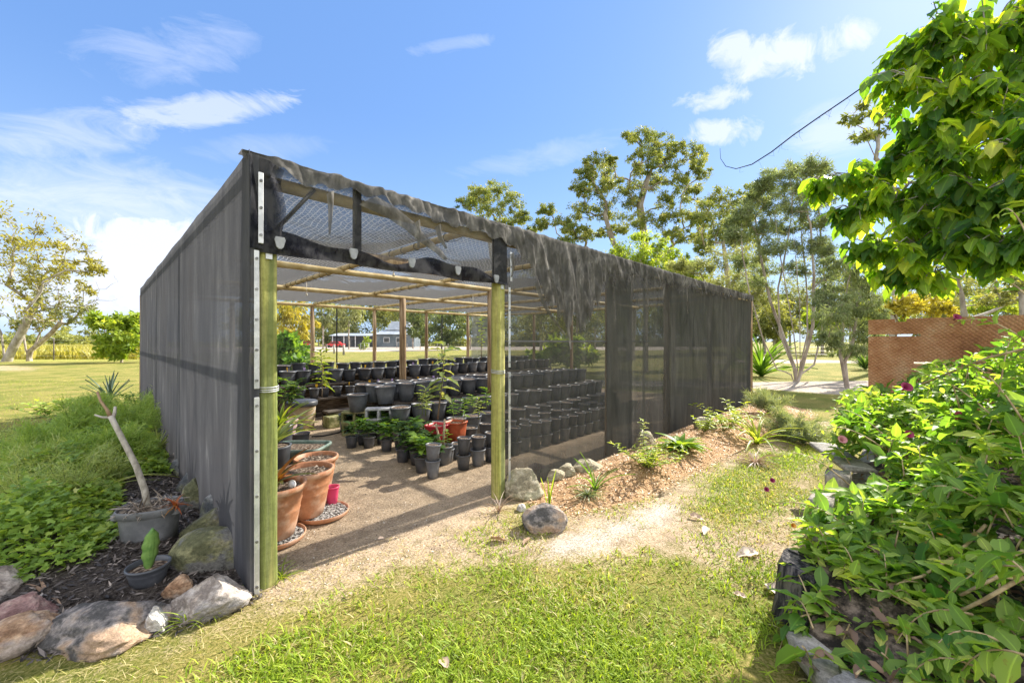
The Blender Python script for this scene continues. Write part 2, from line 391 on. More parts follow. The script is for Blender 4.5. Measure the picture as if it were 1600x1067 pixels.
def height(x, y):
    x = np.asarray(x, float); y = np.asarray(y, float)
    h = .02*(fbm(x*.8, y*.8)-.5)+.012*(fbm(x*3+9, y*3)-.5)
    d = inpoly(x, y, MUL)
    h = h+.13*ss(d, -.02, .45)*ss(x, 2.2, 3.6)*(1-.5*ss(y, -.5, 0.0))*(.75+.5*fbm(x*1.3, y*2.))
    d2 = inpoly(x, y, BEDP)
    h = h+.13*ss(d2, 0, .5)*(.6+.8*fbm(x*1.5+4, y*1.5))*ss(y, -.3, 1.2)
    r = np.hypot(x-CAM[0], y-CAM[1])
    return h*(1-ss(r, 16, 30)) + 0.0
def hz_(x, y): return float(height(np.array([x]), np.array([y]))[0])
def axis(lo, hi, st, far):
    a = list(np.arange(lo, hi, st)); s = st; p = a[0]
    left = []
    while p > -far: s *= 1.22; p -= s; left.append(p)
    s = st; p = a[-1]; right = []
    while p < far: s *= 1.22; p += s; right.append(p)
    return np.array(left[::-1]+a+right)
xs = axis(-6, 14, .055, 1500); ys = axis(-5, 12, .055, 1500)
GXX, GYY = np.meshgrid(xs, ys, indexing='ij')
gh = height(GXX, GYY)
def zone(d, w=.25): return np.clip(d/w*.5+.5, 0, 1)
near = (GXX > -8) & (GXX < 16) & (GYY > -7) & (GYY < 13)
shed_d = np.minimum(np.minimum(GXX+.03, 10.65-GXX), np.minimum(GYY+.25, 8.95-GYY))
z_sand = np.maximum(zone(shed_d, .3), np.maximum(zone(inpoly(GXX, GYY, PATH), .5), 0))
z_sand = np.where(GYY < -.3, np.minimum(z_sand, 1-.8*zone(inpoly(GXX, GYY, STRIP), .5)), z_sand)
DRY = gp([(-300,1020),(60,1045),(180,1035),(262,985),(400,940),(470,905),(480,930),(380,985),(300,1020),(150,1065),(-300,1120)])
z_sand = np.maximum(z_sand, .62*zone(inpoly(GXX, GYY, DRY), .3))
z_white = zone(inpoly(GXX, GYY, WHITE), .35)
z_mul = zone(inpoly(GXX, GYY, MUL), .3)
z_bed = zone(inpoly(GXX, GYY, BEDP), .2)
z_road = np.maximum(np.maximum(zone(inpoly(GXX, GYY, ROAD), .8), zone(inpoly(GXX, GYY, DRIVE), 3)), zone(inpoly(GXX, GYY, DRIVE2), 1))
z_sand = np.maximum(z_sand, .55*zone(inpoly(GXX, GYY, PLOT), 1.0))
z_field = zone(inpoly(GXX, GYY, FIELD), 2)
raised = np.minimum(np.minimum(GXX-1.45, 6.2-GXX), np.minimum(-2.5-GYY, GYY+6))
z_bed = np.maximum(z_bed, zone(raised, .2))
a, b = GXX.shape
me = bpy.data.meshes.new('ground')
vv = np.stack([GXX, GYY, gh], -1).reshape(-1, 3).astype(np.float32)
me.vertices.add(len(vv)); me.vertices.foreach_set('co', vv.ravel())
ii = np.arange(a*b).reshape(a, b); fq = np.stack([ii[:-1,:-1], ii[1:,:-1], ii[1:,1:], ii[:-1,1:]], -1).reshape(-1, 4)
me.loops.add(fq.size); me.loops.foreach_set('vertex_index', fq.ravel().astype(np.int32)); me.polygons.add(len(fq))
me.polygons.foreach_set('loop_start', (np.arange(len(fq))*4).astype(np.int32)); me.polygons.foreach_set('use_smooth', np.ones(len(fq), bool))
for k, z in (('sand', z_sand), ('white', z_white), ('mulch', z_mul), ('bed', z_bed), ('road', z_road), ('field', z_field)):
    t_ = me.attributes.new(k, 'FLOAT', 'POINT'); t_.data.foreach_set('value', z.ravel().astype(np.float32))
me.update(calc_edges=True)
gm, nt2, out2 = new_mat('ground_soil')
gv = coords(nt2)
nb = noise_tex(nt2, gv, .9, 5, .6); nmid = noise_tex(nt2, gv, 6, 6, .7); nf = noise_tex(nt2, gv, 60, 6, .75); nv = noise_tex(nt2, gv, 220, 3, .7)
def mixc(f, c1, c2, bt='MIX'):
    n = N(nt2, 'ShaderNodeMixRGB', blend_type=bt)
    for s_, c in ((0, f), (1, c1), (2, c2)):
        if isinstance(c, (int, float)): n.inputs[s_].default_value = c
        elif isinstance(c, tuple): n.inputs[s_].default_value = rgba(c)
        else: L(nt2, c, n.inputs[s_])
    return n.outputs[0]
def gmask(attr, amp=.9, lo=.4, hi=.6):
    a_ = N(nt2, 'ShaderNodeAttribute', attribute_name=attr)
    m1 = N(nt2, 'ShaderNodeMath', operation='ADD'); L(nt2, nmid.outputs['Fac'], m1.inputs[0]); L(nt2, nf.outputs['Fac'], m1.inputs[1])
    m2 = N(nt2, 'ShaderNodeMath', operation='MULTIPLY_ADD'); L(nt2, m1.outputs[0], m2.inputs[0]); m2.inputs[1].default_value = amp*.5; L(nt2, a_.outputs['Fac'], m2.inputs[2])
    m3 = N(nt2, 'ShaderNodeMapRange'); L(nt2, m2.outputs[0], m3.inputs['Value']); m3.inputs['From Min'].default_value = lo+amp*.5; m3.inputs['From Max'].default_value = hi+amp*.5
    return m3.outputs[0]
grass_c = ramp(nt2, nf.outputs['Fac'], [(.05, (.07,.08,.02)), (.4, (.17,.185,.05)), (.7, (.30,.27,.11)), (.95, (.40,.35,.18))]).outputs[0]
grass_b = ramp(nt2, nb.outputs['Fac'], [(.3, (.78,.86,.55)), (.7, (1.25,1.12,.95))]).outputs[0]
gc = mixc(1.0, grass_c, grass_b, 'MULTIPLY')
sand_c = ramp(nt2, nf.outputs['Fac'], [(.1, (.24,.175,.115)), (.4, (.41,.32,.22)), (.65, (.54,.43,.305)), (.95, (.70,.60,.46))]).outputs[0]
sand_b = ramp(nt2, nmid.outputs['Fac'], [(.3, (.80,.78,.76)), (.65, (1.08,1.05,1.02))]).outputs[0]
sc_ = mixc(1.0, sand_c, sand_b, 'MULTIPLY')
white_c = ramp(nt2, nf.outputs['Fac'], [(.3, (.40,.37,.33)), (.6, (.66,.62,.56))]).outputs[0]
mul_c = ramp(nt2, nf.outputs['Fac'], [(.1, (.21,.115,.055)), (.5, (.45,.28,.145)), (.9, (.63,.45,.28))]).outputs[0]
bed_c = ramp(nt2, nf.outputs['Fac'], [(.2, (.04,.034,.03)), (.6, (.10,.085,.075)), (.9, (.20,.175,.15))]).outputs[0]
road_c = ramp(nt2, nmid.outputs['Fac'], [(.3, (.36,.30,.24)), (.7, (.52,.45,.38))]).outputs[0]
field_c = ramp(nt2, nmid.outputs['Fac'], [(.3, (.26,.27,.05)), (.7, (.40,.38,.10))]).outputs[0]
gc = mixc(gmask('field', .3), gc, field_c); gc = mixc(gmask('road', .6), gc, road_c); gc = mixc(gmask('sand', 1.3, .35, .65), gc, sc_)
gc = mixc(gmask('white', 1.2, .3, .7), gc, white_c); gc = mixc(gmask('mulch', .8), gc, mul_c); gc = mixc(gmask('bed', .4), gc, bed_c)
gb = N(nt2, 'ShaderNodeBsdfPrincipled'); gb.inputs['Roughness'].default_value = .95; gb.inputs['Specular IOR Level'].default_value = .1
L(nt2, gc, gb.inputs['Base Color'])
bsum = N(nt2, 'ShaderNodeMath', operation='MULTIPLY_ADD'); L(nt2, nv.outputs['Fac'], bsum.inputs[0]); bsum.inputs[1].default_value = .5; L(nt2, nf.outputs['Fac'], bsum.inputs[2])
gbp = N(nt2, 'ShaderNodeBump'); gbp.inputs['Strength'].default_value = .9; gbp.inputs['Distance'].default_value = .025; L(nt2, bsum.outputs[0], gbp.inputs['Height'])
L(nt2, gbp.outputs[0], gb.inputs['Normal']); L(nt2, gb.outputs[0], out2.inputs['Surface'])
me.materials.append(gm)
tag(link('ground', me), kind='structure')

# ------------------------------------------------------------------ grass, mulch chips, litter (nobody could count them)
M_grass = leaf_mat('grass_blades', [(0, (.10,.155,.016)), (.35, (.235,.345,.027)), (.62, (.39,.48,.05)), (.72, (.38,.36,.12)), (1, (.62,.54,.32))], .45, (1.6,1.5,.6), .55, .25)
def grass(name, n, x0, x1, y0, y1, dens, ln, wid, lean, label_kind='stuff', tint_shift=0.0, curl=.3):
    x = rng.uniform(x0, x1, n); y = rng.uniform(y0, y1, n); p = dens(x, y); k = rng.random(n) < p; x, y = x[k], y[k]; n = len(x)
    z = height(x, y)-.004
    an = rng.uniform(0, 2*math.pi, n); le = np.abs(rng.normal(lean, .28, n))
    A = np.stack([np.cos(an)*np.sin(le), np.sin(an)*np.sin(le), np.cos(le)], 1); Nn = np.stack([-np.cos(an), -np.sin(an), np.full(n, .6)], 1)+.5*unit(n)
    s = ln*rng.uniform(.5, 1.35, n)
    straw = rng.random(n) < np.clip(.20+.9*(fbm(x*1.7+3, y*1.7)-.48)*2, .06, .8)
    t = np.where(straw, rng.uniform(.66, 1., n), np.clip(rng.normal(.40, .16, n), 0, .62))
    o = scatter(name, T_blade(wid, curl), np.stack([x, y, z], 1), A, Nn, s, t+tint_shift, M_grass)
    return tag(o, kind=label_kind)
def lawn_d(x, y):
    d = inpoly(x, y, LAWN); e = ss(d+(fbm(x*2.2, y*2.2)-.5)*.9, -.05, .35)
    return np.clip((1-.75*ss(inpoly(x, y, DRY), -.15, .1))*e*(.14+.95*ss(.6*fbm(x*1.1+20, y*1.1)+.4*fbm(x*4.5, y*4.5+8), .36, .60)), 0, 1)
grass('grass', 330000, -2.2, 3.2, -4.2, .2, lawn_d, .050, .125, .85)
def strip_d(x, y):
    d = inpoly(x, y, STRIP); d2 = inpoly(x, y, PATH); bare = zone(inpoly(x, y, WHITE), .4)
    return np.clip(np.maximum(ss(d+(fbm(x*2, y*2)-.5)*.9, -.15, .3)*.9, .33*ss(d2+.2, 0, .3)*ss(fbm(x*1.6+5, y*1.6+2), .48, .62)*(y < -.35))*(1-bare), 0, 1)*(inpoly(x, y, MUL) < 0)
grass('grass_strip', 230000, 1.2, 12.5, -2.6, -.3, strip_d, .045, .14, .85)
def straw_d(x, y):
    d = inpoly(x, y, PATH); d2 = inpoly(x, y, DRY); return np.maximum((d2 > -.1)*1.0, ((d > -.1) & (y < .02) & (y > -1.7) & (x < 2.6))*np.clip(.9-.5*ss(x, 1.6, 2.6), 0, 1)*ss(fbm(x*2.5, y*2.5), .3, .6))
grass('dry_grass_litter', 48000, -1.7, 2.6, -1.7, .05, straw_d, .05, .06, 1.45, tint_shift=.0, curl=.1)
for o in (bpy.data.objects['dry_grass_litter'],):
    arr = np.empty(len(o.data.vertices), np.float32); arr[:] = np.repeat(rng.uniform(.68, 1, len(arr)//5), 5); o.data.attributes['tint'].data.foreach_set('value', arr)
def side_d(x, y): return (inpoly(x, y, BEDP) < -.05)*(.35+.65*ss(fbm(x*.6, y*.6), .3, .6))*np.clip(6/np.hypot(x-CAM[0], y-CAM[1]), .15, 1)
grass('grass_side', 120000, -14, -1.3, 0, 22, side_d, .05, .14, .8)
M_field = leaf_mat('tall_field_grass', [(0, (.20,.20,.03)), (.5, (.36,.34,.06)), (1, (.55,.50,.18))], .4, (1.5,1.4,.6))
def fgrass():
    n = 26000; t = rng.uniform(34, 90, n)**1.0; px = rng.uniform(-150, 230, n); O = CAM[None]+t[:, None]*(FWD[None]+((px-800)/F)[:, None]*LAT[None]); O[:, 2] = 0
    A = unit(n)*.35+np.array([0, 0, 1.]); o = scatter('tall_grass', T_blade(.16, .35), O, A, unit(n), rng.uniform(.5, 1.1, n), rng.random(n), M_field); tag(o, kind='stuff')
fgrass()
# bark mulch chips on the mound
M_chip = leaf_mat('mulch_chips', [(0, (.16,.085,.04)), (.3, (.41,.245,.12)), (.7, (.60,.41,.235)), (1, (.76,.60,.42))], .0)
n = 34000; x = rng.uniform(2.1, 10.6, n); y = rng.uniform(-1.6, .05, n); k = (inpoly(x, y, MUL) > -.12*rng.random(n)) & (rng.random(n) < np.clip(3.4/x, .2, 1)); x, y = x[k], y[k]; n = len(x)
A = unit(n)*np.array([1, 1, .35]); tag(scatter('mulch_chips', T_diamond(.35), np.stack([x, y, height(x, y)+.006], 1), A, unit(n)*.5+np.array([0, 0, 1]), rng.uniform(.012, .045, n), rng.random(n), M_chip), kind='stuff')
M_dark = leaf_mat('dark_mulch', [(0, (.03,.026,.024)), (.5, (.10,.085,.078)), (.85, (.22,.19,.17)), (1, (.38,.33,.29))], .0)
n = 16000; x = rng.uniform(-1.6, .02, n); y = rng.uniform(-.6, 3.5, n); k = (inpoly(x, y, BEDP) > -.05); x, y = x[k], y[k]; n = len(x)
A = unit(n)*np.array([1, 1, .3]); tag(scatter('dark_mulch', T_diamond(.22), np.stack([x, y, height(x, y)+.008], 1), A, unit(n)*.6+np.array([0, 0, 1]), rng.uniform(.02, .075, n), rng.random(n)**1.5, M_dark), kind='stuff')
# grit on the sandy floor
M_grit = leaf_mat('floor_grit', [(0, (.08,.06,.045)), (.5, (.34,.27,.20)), (1, (.62,.55,.45))], .0)
n = 26000; x = rng.uniform(-.1, 5, n); y = rng.uniform(-.9, 5, n); k = ((x > 0.05) & (y > -.1) | (inpoly(x, y, PATH) > 0)) & (inpoly(x, y, LAWN) < 0) & (rng.random(n) < np.clip(2.6/np.hypot(x-CAM[0], y-CAM[1]), 0, 1)**1.2); x, y = x[k], y[k]; n = len(x)
tag(scatter('grit', T_diamond(.8), np.stack([x, y, height(x, y)+.003], 1), unit(n)*np.array([1, 1, .3]), unit(n)*.6+np.array([0, 0, 1]), rng.uniform(.005, .018, n), rng.random(n), M_grit), kind='stuff')
# ------------------------------------------------------------------ the shade house
ZT = 2.62; LX = 10.6; LY = 8.9
M_post = noise_mat('treated_pine_green', [(.0, (.17,.19,.04)), (.3, (.36,.36,.095)), (.6, (.52,.48,.18)), (1, (.66,.60,.34))], 2.6, 10, .85, (9,9,.30), .7, 7, .008, speck=(18, .72, 1.12),
                   stops2=[(.45, (.05,.08,.02,0.0)), (.7, (.07,.12,.02,.75))], scale2=1.3)
M_beam = noise_mat('round_pole_timber', [(.1, (.40,.29,.12)), (.5, (.56,.43,.20)), (.9, (.70,.58,.33))], 3, 8, .7, (2,2,2), .3, 12, .004)
M_inpost = noise_mat('brown_post_timber', [(.3, (.16,.10,.05)), (.55, (.32,.22,.12)), (.8, (.48,.36,.22))], 3, 8, .75, (6,6,.4), .3, 10, .005)
M_alu = noise_mat('dull_aluminium', [(.3, (.45,.46,.47)), (.7, (.66,.67,.67))], 6, 4, .45, (1,1,1), .1, 20, .002, metal=.55)
M_screw = noise_mat('screw_steel', [(.3, (.12,.12,.12)), (.7, (.25,.25,.25))], 30, 2, .4, bump=0, metal=.6)
M_clip = noise_mat('grey_plastic_clip', [(.3, (.26,.27,.29)), (.7, (.36,.37,.39))], 10, 3, .5, bump=.1)
M_black = noise_mat('black_cord', [(.3, (.012,.012,.013)), (.7, (.03,.03,.032))], 20, 3, .7, bump=0)
M_string = noise_mat('pale_string', [(.3, (.55,.50,.40)), (.7, (.7,.66,.55))], 20, 3, .8, bump=0)
C_left = cloth_mat('shade_cloth_shaded_wall', [(.0, (.072,.074,.083)), (.5, (.096,.098,.108)), (.85, (.125,.127,.136)), (1, (.18,.18,.188))], (2.0,2.0,.5), .01, .30, 2.0)
C_front = cloth_mat('shade_cloth_front', [(.0, (.060,.062,.056)), (.5, (.085,.086,.077)), (.85, (.115,.113,.10)), (1, (.16,.155,.138))], (2.2,2.2,.40), .03, .35, 2.2)
C_head = cloth_mat('shade_cloth_dark_band', [(.3, (.015,.016,.022)), (.7, (.06,.06,.065))], (5,5,3), .06, .2, 2)
C_drape = cloth_mat('sunlit_tone_cloth_edge', [(.0, (.07,.068,.064)), (.45, (.12,.116,.107)), (.75, (.21,.20,.185)), (1, (.38,.36,.335))], (3.5,3.5,1.6), .06, .3, 2.6)  # paler stops paint in the sunlight caught by the folds
C_grey = cloth_mat('thin_grey_header_cloth', [(.2, (.13,.13,.13)), (.8, (.22,.22,.215))], (5,5,5), .08, .5, 3)
C_back = cloth_mat('thin_back_netting', [(.3, (.25,.24,.22)), (.7, (.42,.40,.37))], (2,2,2), .03, .5, 2)
# knitted roof netting: pale threads over a thin dark weave
def roof_net():
    m, nt, out = new_mat('roof_netting')
    g = N(nt, 'ShaderNodeNewGeometry'); nz = noise_tex(nt, g.outputs['Position'], 1.1, 4, .6)
    add = N(nt, 'ShaderNodeVectorMath', operation='SCALE'); add.inputs['Scale'].default_value = .22; L(nt, nz.outputs['Color'], add.inputs[0])
    p = N(nt, 'ShaderNodeVectorMath', operation='ADD'); L(nt, g.outputs['Position'], p.inputs[0]); L(nt, add.outputs[0], p.inputs[1])
    sp = N(nt, 'ShaderNodeSeparateXYZ'); L(nt, p.outputs[0], sp.inputs[0])
    def line(axis_, per, th):
        q = N(nt, 'ShaderNodeMath', operation='MULTIPLY'); L(nt, axis_, q.inputs[0]); q.inputs[1].default_value = 1/per
        w = N(nt, 'ShaderNodeMath', operation='PINGPONG'); L(nt, q.outputs[0], w.inputs[0]); w.inputs[1].default_value = .5
        r_ = N(nt, 'ShaderNodeMapRange'); L(nt, w.outputs[0], r_.inputs['Value']); r_.inputs['From Min'].default_value = th; r_.inputs['From Max'].default_value = th*.4
        return r_.outputs[0]
    a = N(nt, 'ShaderNodeMath', operation='ADD'); L(nt, sp.outputs['X'], a.inputs[0]); L(nt, sp.outputs['Y'], a.inputs[1])
    s_ = N(nt, 'ShaderNodeMath', operation='SUBTRACT'); L(nt, sp.outputs['X'], s_.inputs[0]); L(nt, sp.outputs['Y'], s_.inputs[1])
    mx = N(nt, 'ShaderNodeMath', operation='MAXIMUM'); L(nt, line(sp.outputs['X'], .050, .12), mx.inputs[0]); L(nt, line(a.outputs[0], .060, .08), mx.inputs[1])
    mx2 = N(nt, 'ShaderNodeMath', operation='MAXIMUM'); L(nt, mx.outputs[0], mx2.inputs[0]); L(nt, line(s_.outputs[0], .060, .08), mx2.inputs[1])
    dw = N(nt, 'ShaderNodeBsdfDiffuse'); dw.inputs['Color'].default_value = (.50, .50, .48, 1)
    tw = N(nt, 'ShaderNodeBsdfTranslucent'); tw.inputs['Color'].default_value = (.62, .62, .60, 1)
    w_ = N(nt, 'ShaderNodeMixShader'); w_.inputs['Fac'].default_value = .55; L(nt, dw.outputs[0], w_.inputs[1]); L(nt, tw.outputs[0], w_.inputs[2])
    dd = N(nt, 'ShaderNodeBsdfDiffuse'); dd.inputs['Color'].default_value = (.035, .034, .032, 1); tg = N(nt, 'ShaderNodeBsdfTranslucent'); tg.inputs['Color'].default_value = (.036, .034, .032, 1); dm = N(nt, 'ShaderNodeMixShader'); dm.inputs['Fac'].default_value = .6; L(nt, dd.outputs[0], dm.inputs[1]); L(nt, tg.outputs[0], dm.inputs[2]); dd = dm
    tr = N(nt, 'ShaderNodeBsdfTransparent'); dk = N(nt, 'ShaderNodeMixShader')
    # a woven sheet closes up when light crosses it at a slant: open share = 1 - thread share / cos(angle), for every ray alike
    dt = N(nt, 'ShaderNodeVectorMath', operation='DOT_PRODUCT'); L(nt, g.outputs['Incoming'], dt.inputs[0]); L(nt, g.outputs['True Normal'], dt.inputs[1])
    ab = N(nt, 'ShaderNodeMath', operation='ABSOLUTE'); L(nt, dt.outputs['Value'], ab.inputs[0])
    dv_ = N(nt, 'ShaderNodeMath', operation='DIVIDE', use_clamp=True); dv_.inputs[0].default_value = .19; L(nt, ab.outputs[0], dv_.inputs[1]); L(nt, dv_.outputs[0], dk.inputs['Fac'])
    L(nt, tr.outputs[0], dk.inputs[1]); L(nt, dd.outputs[0], dk.inputs[2])
    fin = N(nt, 'ShaderNodeMixShader'); fm = N(nt, 'ShaderNodeMath', operation='MULTIPLY'); fm.inputs[1].default_value = .42; L(nt, mx2.outputs[0], fm.inputs[0])
    L(nt, fm.outputs[0], fin.inputs['Fac']); L(nt, dk.outputs[0], fin.inputs[1]); L(nt, w_.outputs[0], fin.inputs[2]); L(nt, fin.outputs[0], out.inputs['Surface'])
    return m
C_roof = roof_net()
SH = empty('shade_house', (0, 0, 0), 'large black shade cloth nursery house with open doorway and green timber posts', 'shade house')
def wall_strip(name, us, zs, fn, dens, mat, parent=SH):
    P = np.array([[fn(u, z) for z in zs] for u in us]); m = MB().grid(P)
    D = np.array([[dens(u, z) for z in zs] for u in us]).ravel()
    return m.build(name, mat, parent, attrs={'dens': D})
def wr(u, z, k=1.0, s=0.0):
    return k*((float(fbm(np.array(u*3.1+s), np.array(z*.5+s)))-.5)*.05+(float(fbm(np.array(u*9+s), np.array(z*1.1)))-.5)*.018)
# left wall (faces -X)
def f_left(y, z):
    seam = .02*math.exp(-((z-1.32+.10*math.sin(y*.9))/.05)**2); top = -.03*ss(z, 2.45, ZT)
    sag = .02*abs(math.sin(y*math.pi/1.78))*ss(z, 2.2, ZT)
    return (-.045-wr(y, z, .12)-seam*.3, y, max(.0, z)+.012*float(ss(z, 2.5, ZT))-float(sag)*.8)
wall_strip('side_cloth', np.linspace(-.07, LY+.02, 150), np.concatenate([np.linspace(.02, 2.4, 34), np.linspace(2.43, ZT, 6)]), f_left,
           lambda y, z: .995 if z > 2.3 else .990-.04*float(ss(1.2-y))*(1.4 < z < 2.0), C_left)
# ragged navy-dark fold around the front corner
wall_strip('corner_fold', np.linspace(0, 1, 10), np.linspace(2.05, ZT-.01, 24), lambda u, z: (-.045+.18*u+.015*math.sin(z*17)*u, -.075-.012*math.sin(u*9+z*6), z-.05*u*(z > 2.5)), lambda u, z: .96-.5*max(0, u-.75)*4*(z > 2.2), C_head)
wall_strip('corner_wrap', np.linspace(0, 1, 6), np.linspace(0, ZT-.012, 24), lambda u, z: (-.056+.01*u, .06-.52*u, z) if u < .21 else (-.056+.060*(u-.2)/.8, -.052-.018*u-.008*math.sin(u*3.1), z), lambda u, z: .96, C_left)
# front wall right of the doorway
def d_front(x, z):
    if x < 3.95: d = .63
    elif x < 4.6: d = .97
    elif x < 5.9: d = .82
    else: d = .955
    if min(abs(x-q) for q in (4.98, 5.9, 6.9, 7.9, 9.1)) < .035: d = .97
    if z < .30: d = max(d, .80)
    if z > 2.42: d = .96
    return d
xs_f = np.linspace(2.06, LX+.06, 260)
wall_strip('front_cloth', xs_f, np.linspace(.0, ZT, 40), lambda x, z: (x, -.03-wr(x, z, .35, 11)-.05*ss(z, 1.3, 2.2)*(float(fbm(np.array(x*4.+2), np.array(z*1.3)))-.5)*ss(x, 3.6, 4.2)-.006*(min(abs(x-q) for q in (3.95, 4.6, 5.9, 6.9, 7.9, 9.1)) < .03), z), d_front, C_front)
# back and right walls
wall_strip('back_cloth', np.linspace(-.05, LX+.05, 90), np.linspace(.02, ZT-.05, 14), lambda x, z: (x, LY+.07+wr(x, z), z), lambda x, z: (.72 if x > 9.1 else .07) if z > .75 else .35, C_back)
wall_strip('end_cloth', np.linspace(-.02, LY+.06, 70), np.linspace(.02, ZT-.03, 14), lambda y, z: (LX+.07+wr(y, z), y, z), lambda y, z: .34 if z > .5 else .6, C_front)
# roof netting, sagging between the beams
def f_roof(x, y):
    sag = .07*abs(math.sin(y*math.pi/2.9))*abs(math.sin(x*math.pi/1.77))+.03*float(fbm(np.array(x*2.2), np.array(y*2.2)))
    return (x, y, ZT-.012-sag)
P = np.array([[f_roof(x, y) for y in np.linspace(-.02, LY+.05, 80)] for x in np.linspace(-.03, LX+.05, 96)]); MB().grid(P).build('roof_net', C_roof, SH)
# header over the doorway: thin upper cloth, dark lower band, timber behind
def head_edge(x): return 2.135+.035*math.sin(x*5.2+.6)+.02*math.sin(x*12)
wall_strip('header_cloth', np.linspace(.05, 2.06, 60), np.linspace(2.10, ZT-.02, 14), lambda x, z: (x, -.045-wr(x, z, .8, 5), z), lambda x, z: .56+.2*float(ss(z, 2.48, 2.6)), C_grey)
wall_strip('header_band', np.linspace(-.02, 2.10, 60), np.linspace(0, 1, 8), lambda x, u: (x, -.065-.012*math.sin(x*7+u*3), 2.035+u*(head_edge(x)-2.035)-.006*math.sin(x*9)), lambda x, u: .95, C_head)
def wood(name, p0, p1, r, mat, n=10, wob=.03, parent=SH):
    p0 = np.array(p0, float); p1 = np.array(p1, float); k = 7
    pts = [p0+(p1-p0)*i/(k-1) for i in range(k)]
    for p in pts[1:-1]: p += rng.normal(0, r*.10, 3)
    return MB().tube(pts, [r*(1+rng.normal(0, .04)) for _ in pts], n, wob=wob).build(name, mat, parent)
wood('door_header', (.0, .0, 2.10), (2.1, .0, 2.10), .045, M_inpost)
MB().box((.62, -.03, 2.36), (.05, .035, .46), 0).build('header_strut', M_black, SH)
MB().tube([(.08, -.035, 2.16), (.33, -.035, 2.5)], .014, 6).build('header_brace', M_black, SH)
MB().box((2.0, -.052, 2.33), (.17, .03, .56), 0).build('post_wrap', M_black, SH)
# two round door posts with tie wire and batten strips
def door_post(x, ztop):
    p = MB().lathe([(.054, -.1), (.052, .0), (.0515, .3), (.0505, .8), (.050, 1.3), (.0495, 1.8), (.049, ztop-.004), (.046, ztop)], 40, (x, 0, 0), 1.0, 1.0, R(4), 0, True, True, True, sq=.72)
    p.v = [(q[0]+.004*mnoise.noise(Vector((q[0]*30, q[1]*30, q[2]*2.5))), q[1]+.004*mnoise.noise(Vector((q[1]*30, q[0]*30, q[2]*2.5+9))), q[2]) for q in p.v]; p = p.build('door_post', M_post, SH)
    m = MB()
    for dz in (0, .012, .026): m.tube([(x+.066*math.cos(a), .066*math.sin(a), 1.2+dz+.006*math.sin(a)) for a in np.linspace(0, 2*math.pi, 21)], .0035, 5)
    m.build('tie_wire', M_alu, p); MB().box((x+.0, -.055, ztop-.035), (.035, .012, .05)).build('bracket', M_alu, p)
door_post(.058, 2.06); door_post(2.03, 2.06)
def batten(x, y, z0, z1, n, w=.027, ax=0):
    m = MB(); m.box((x, y, (z0+z1)/2), (w, .006, z1-z0), ax, bevel=.002); b = m.build('batten_strip', M_alu, SH)
    for q in np.linspace(z0+.05, z1-.05, n):
        MB().tube([(x-.004*math.sin(ax), y-.003, q), (x-.004*math.sin(ax), y-.0095, q)], .0085, 8).build('screw', M_screw, b)
batten(-.012, -.078, .0, 1.17, 5); batten(-.012, -.078, 1.22, 2.04, 5); batten(.006, -.094, 2.08, 2.50, 3)
batten(2.115, -.072, .05, 1.20, 5); batten(2.115, -.072, 1.25, 2.02, 5); batten(2.125, -.085, 2.08, 2.36, 3)
for px, py in ((437, 380), (552, 397), (643, 411), (715, 423), (775, 436)):
    c = onY(px, py, -.09); m = MB()
    m.add([(c[0]+a*.030, c[1]+d, c[2]+b*.036) for d in (0, -.012) for a, b in ((-.8,1),(.8,1),(1,.5),(.62,-.7),(.25,-1),(-.25,-1),(-.62,-.7),(-1,.5))],
          [tuple(range(7,-1,-1)), tuple(range(8,16))]+[(k, (k+1) % 8, 8+(k+1) % 8, 8+k) for k in range(8)]); m.build('cloth_clip', M_clip, SH)
# crumpled roof cloth folded down over the front, ragged, its sunlit paleness put into the colour
cx = [-.06, .1, .3, .55, .9, 1.37, 1.75, 1.95, 2.15, 2.4, 2.72, 3.0, 3.2, 3.4, 3.65, 4.0, 4.4, 4.9, 5.6, 6.3, 7.1, 8.0, 9.0, 9.9, 10.66]
cdp = [.05, .09, .12, .08, .10, .15, .14, .17, .20, .36, .70, .90, 1.0, .82, .60, .46, .42, .36, .30, .30, .26, .24, .22, .18, .15]
def drop(x):
    b = float(np.interp(x, cx, cdp)); k = min(1.0, b/.6)**2
    spike = (float(fbm(np.array(x*2.3+4), np.array(1.7)))-.5)*1.6*k+(2*abs((x*1.9+.45*math.sin(x*2.3)) % 1-.5)-.5)*.30*k+(float(fbm(np.array(x*9.), np.array(4.)))-.5)*.9*k
    return max(.05, b*(1+.8*spike)+.02*math.sin(x*31))
us = np.linspace(-.07, LX+.07, 520); ts = np.linspace(0, 1, 26)
def f_drape(x, t):
    if t < .12: a = t/.12; return (x, .10-.15*a, ZT+.018-.0*a+.012*float(fbm(np.array(x*7.), np.array(t*9))))
    u = (t-.12)/.88; z = ZT-u*drop(x); c1 = float(fbm(np.array(x*3.6+z*1.2), np.array(z*1.6-x*.6))); c2 = abs(float(fbm(np.array(x*10.+3+z*2), np.array(z*3.2-x)))-.5)*3
    return (x+.025*(c1-.5), -.055-.012*u-.09*(c1-.35)*min(1, u*6)-.030*(c2-.5)*min(1, u*8), z+.02*(c2-.5)+.012)
def d_drape(x, t):
    u = max(0, (t-.12)/.88); b = drop(x)
    base = .95 if x < 3.9 else .95-.75*float(ss(u, .25, 1.0))*(.5+.9*float(fbm(np.array(x*5.), np.array(u*2.))))
    return base*(1-.35*max(0, u-.85)/.15)
wall_strip('folded_roof_cloth', us, ts, f_drape, d_drape, C_drape)
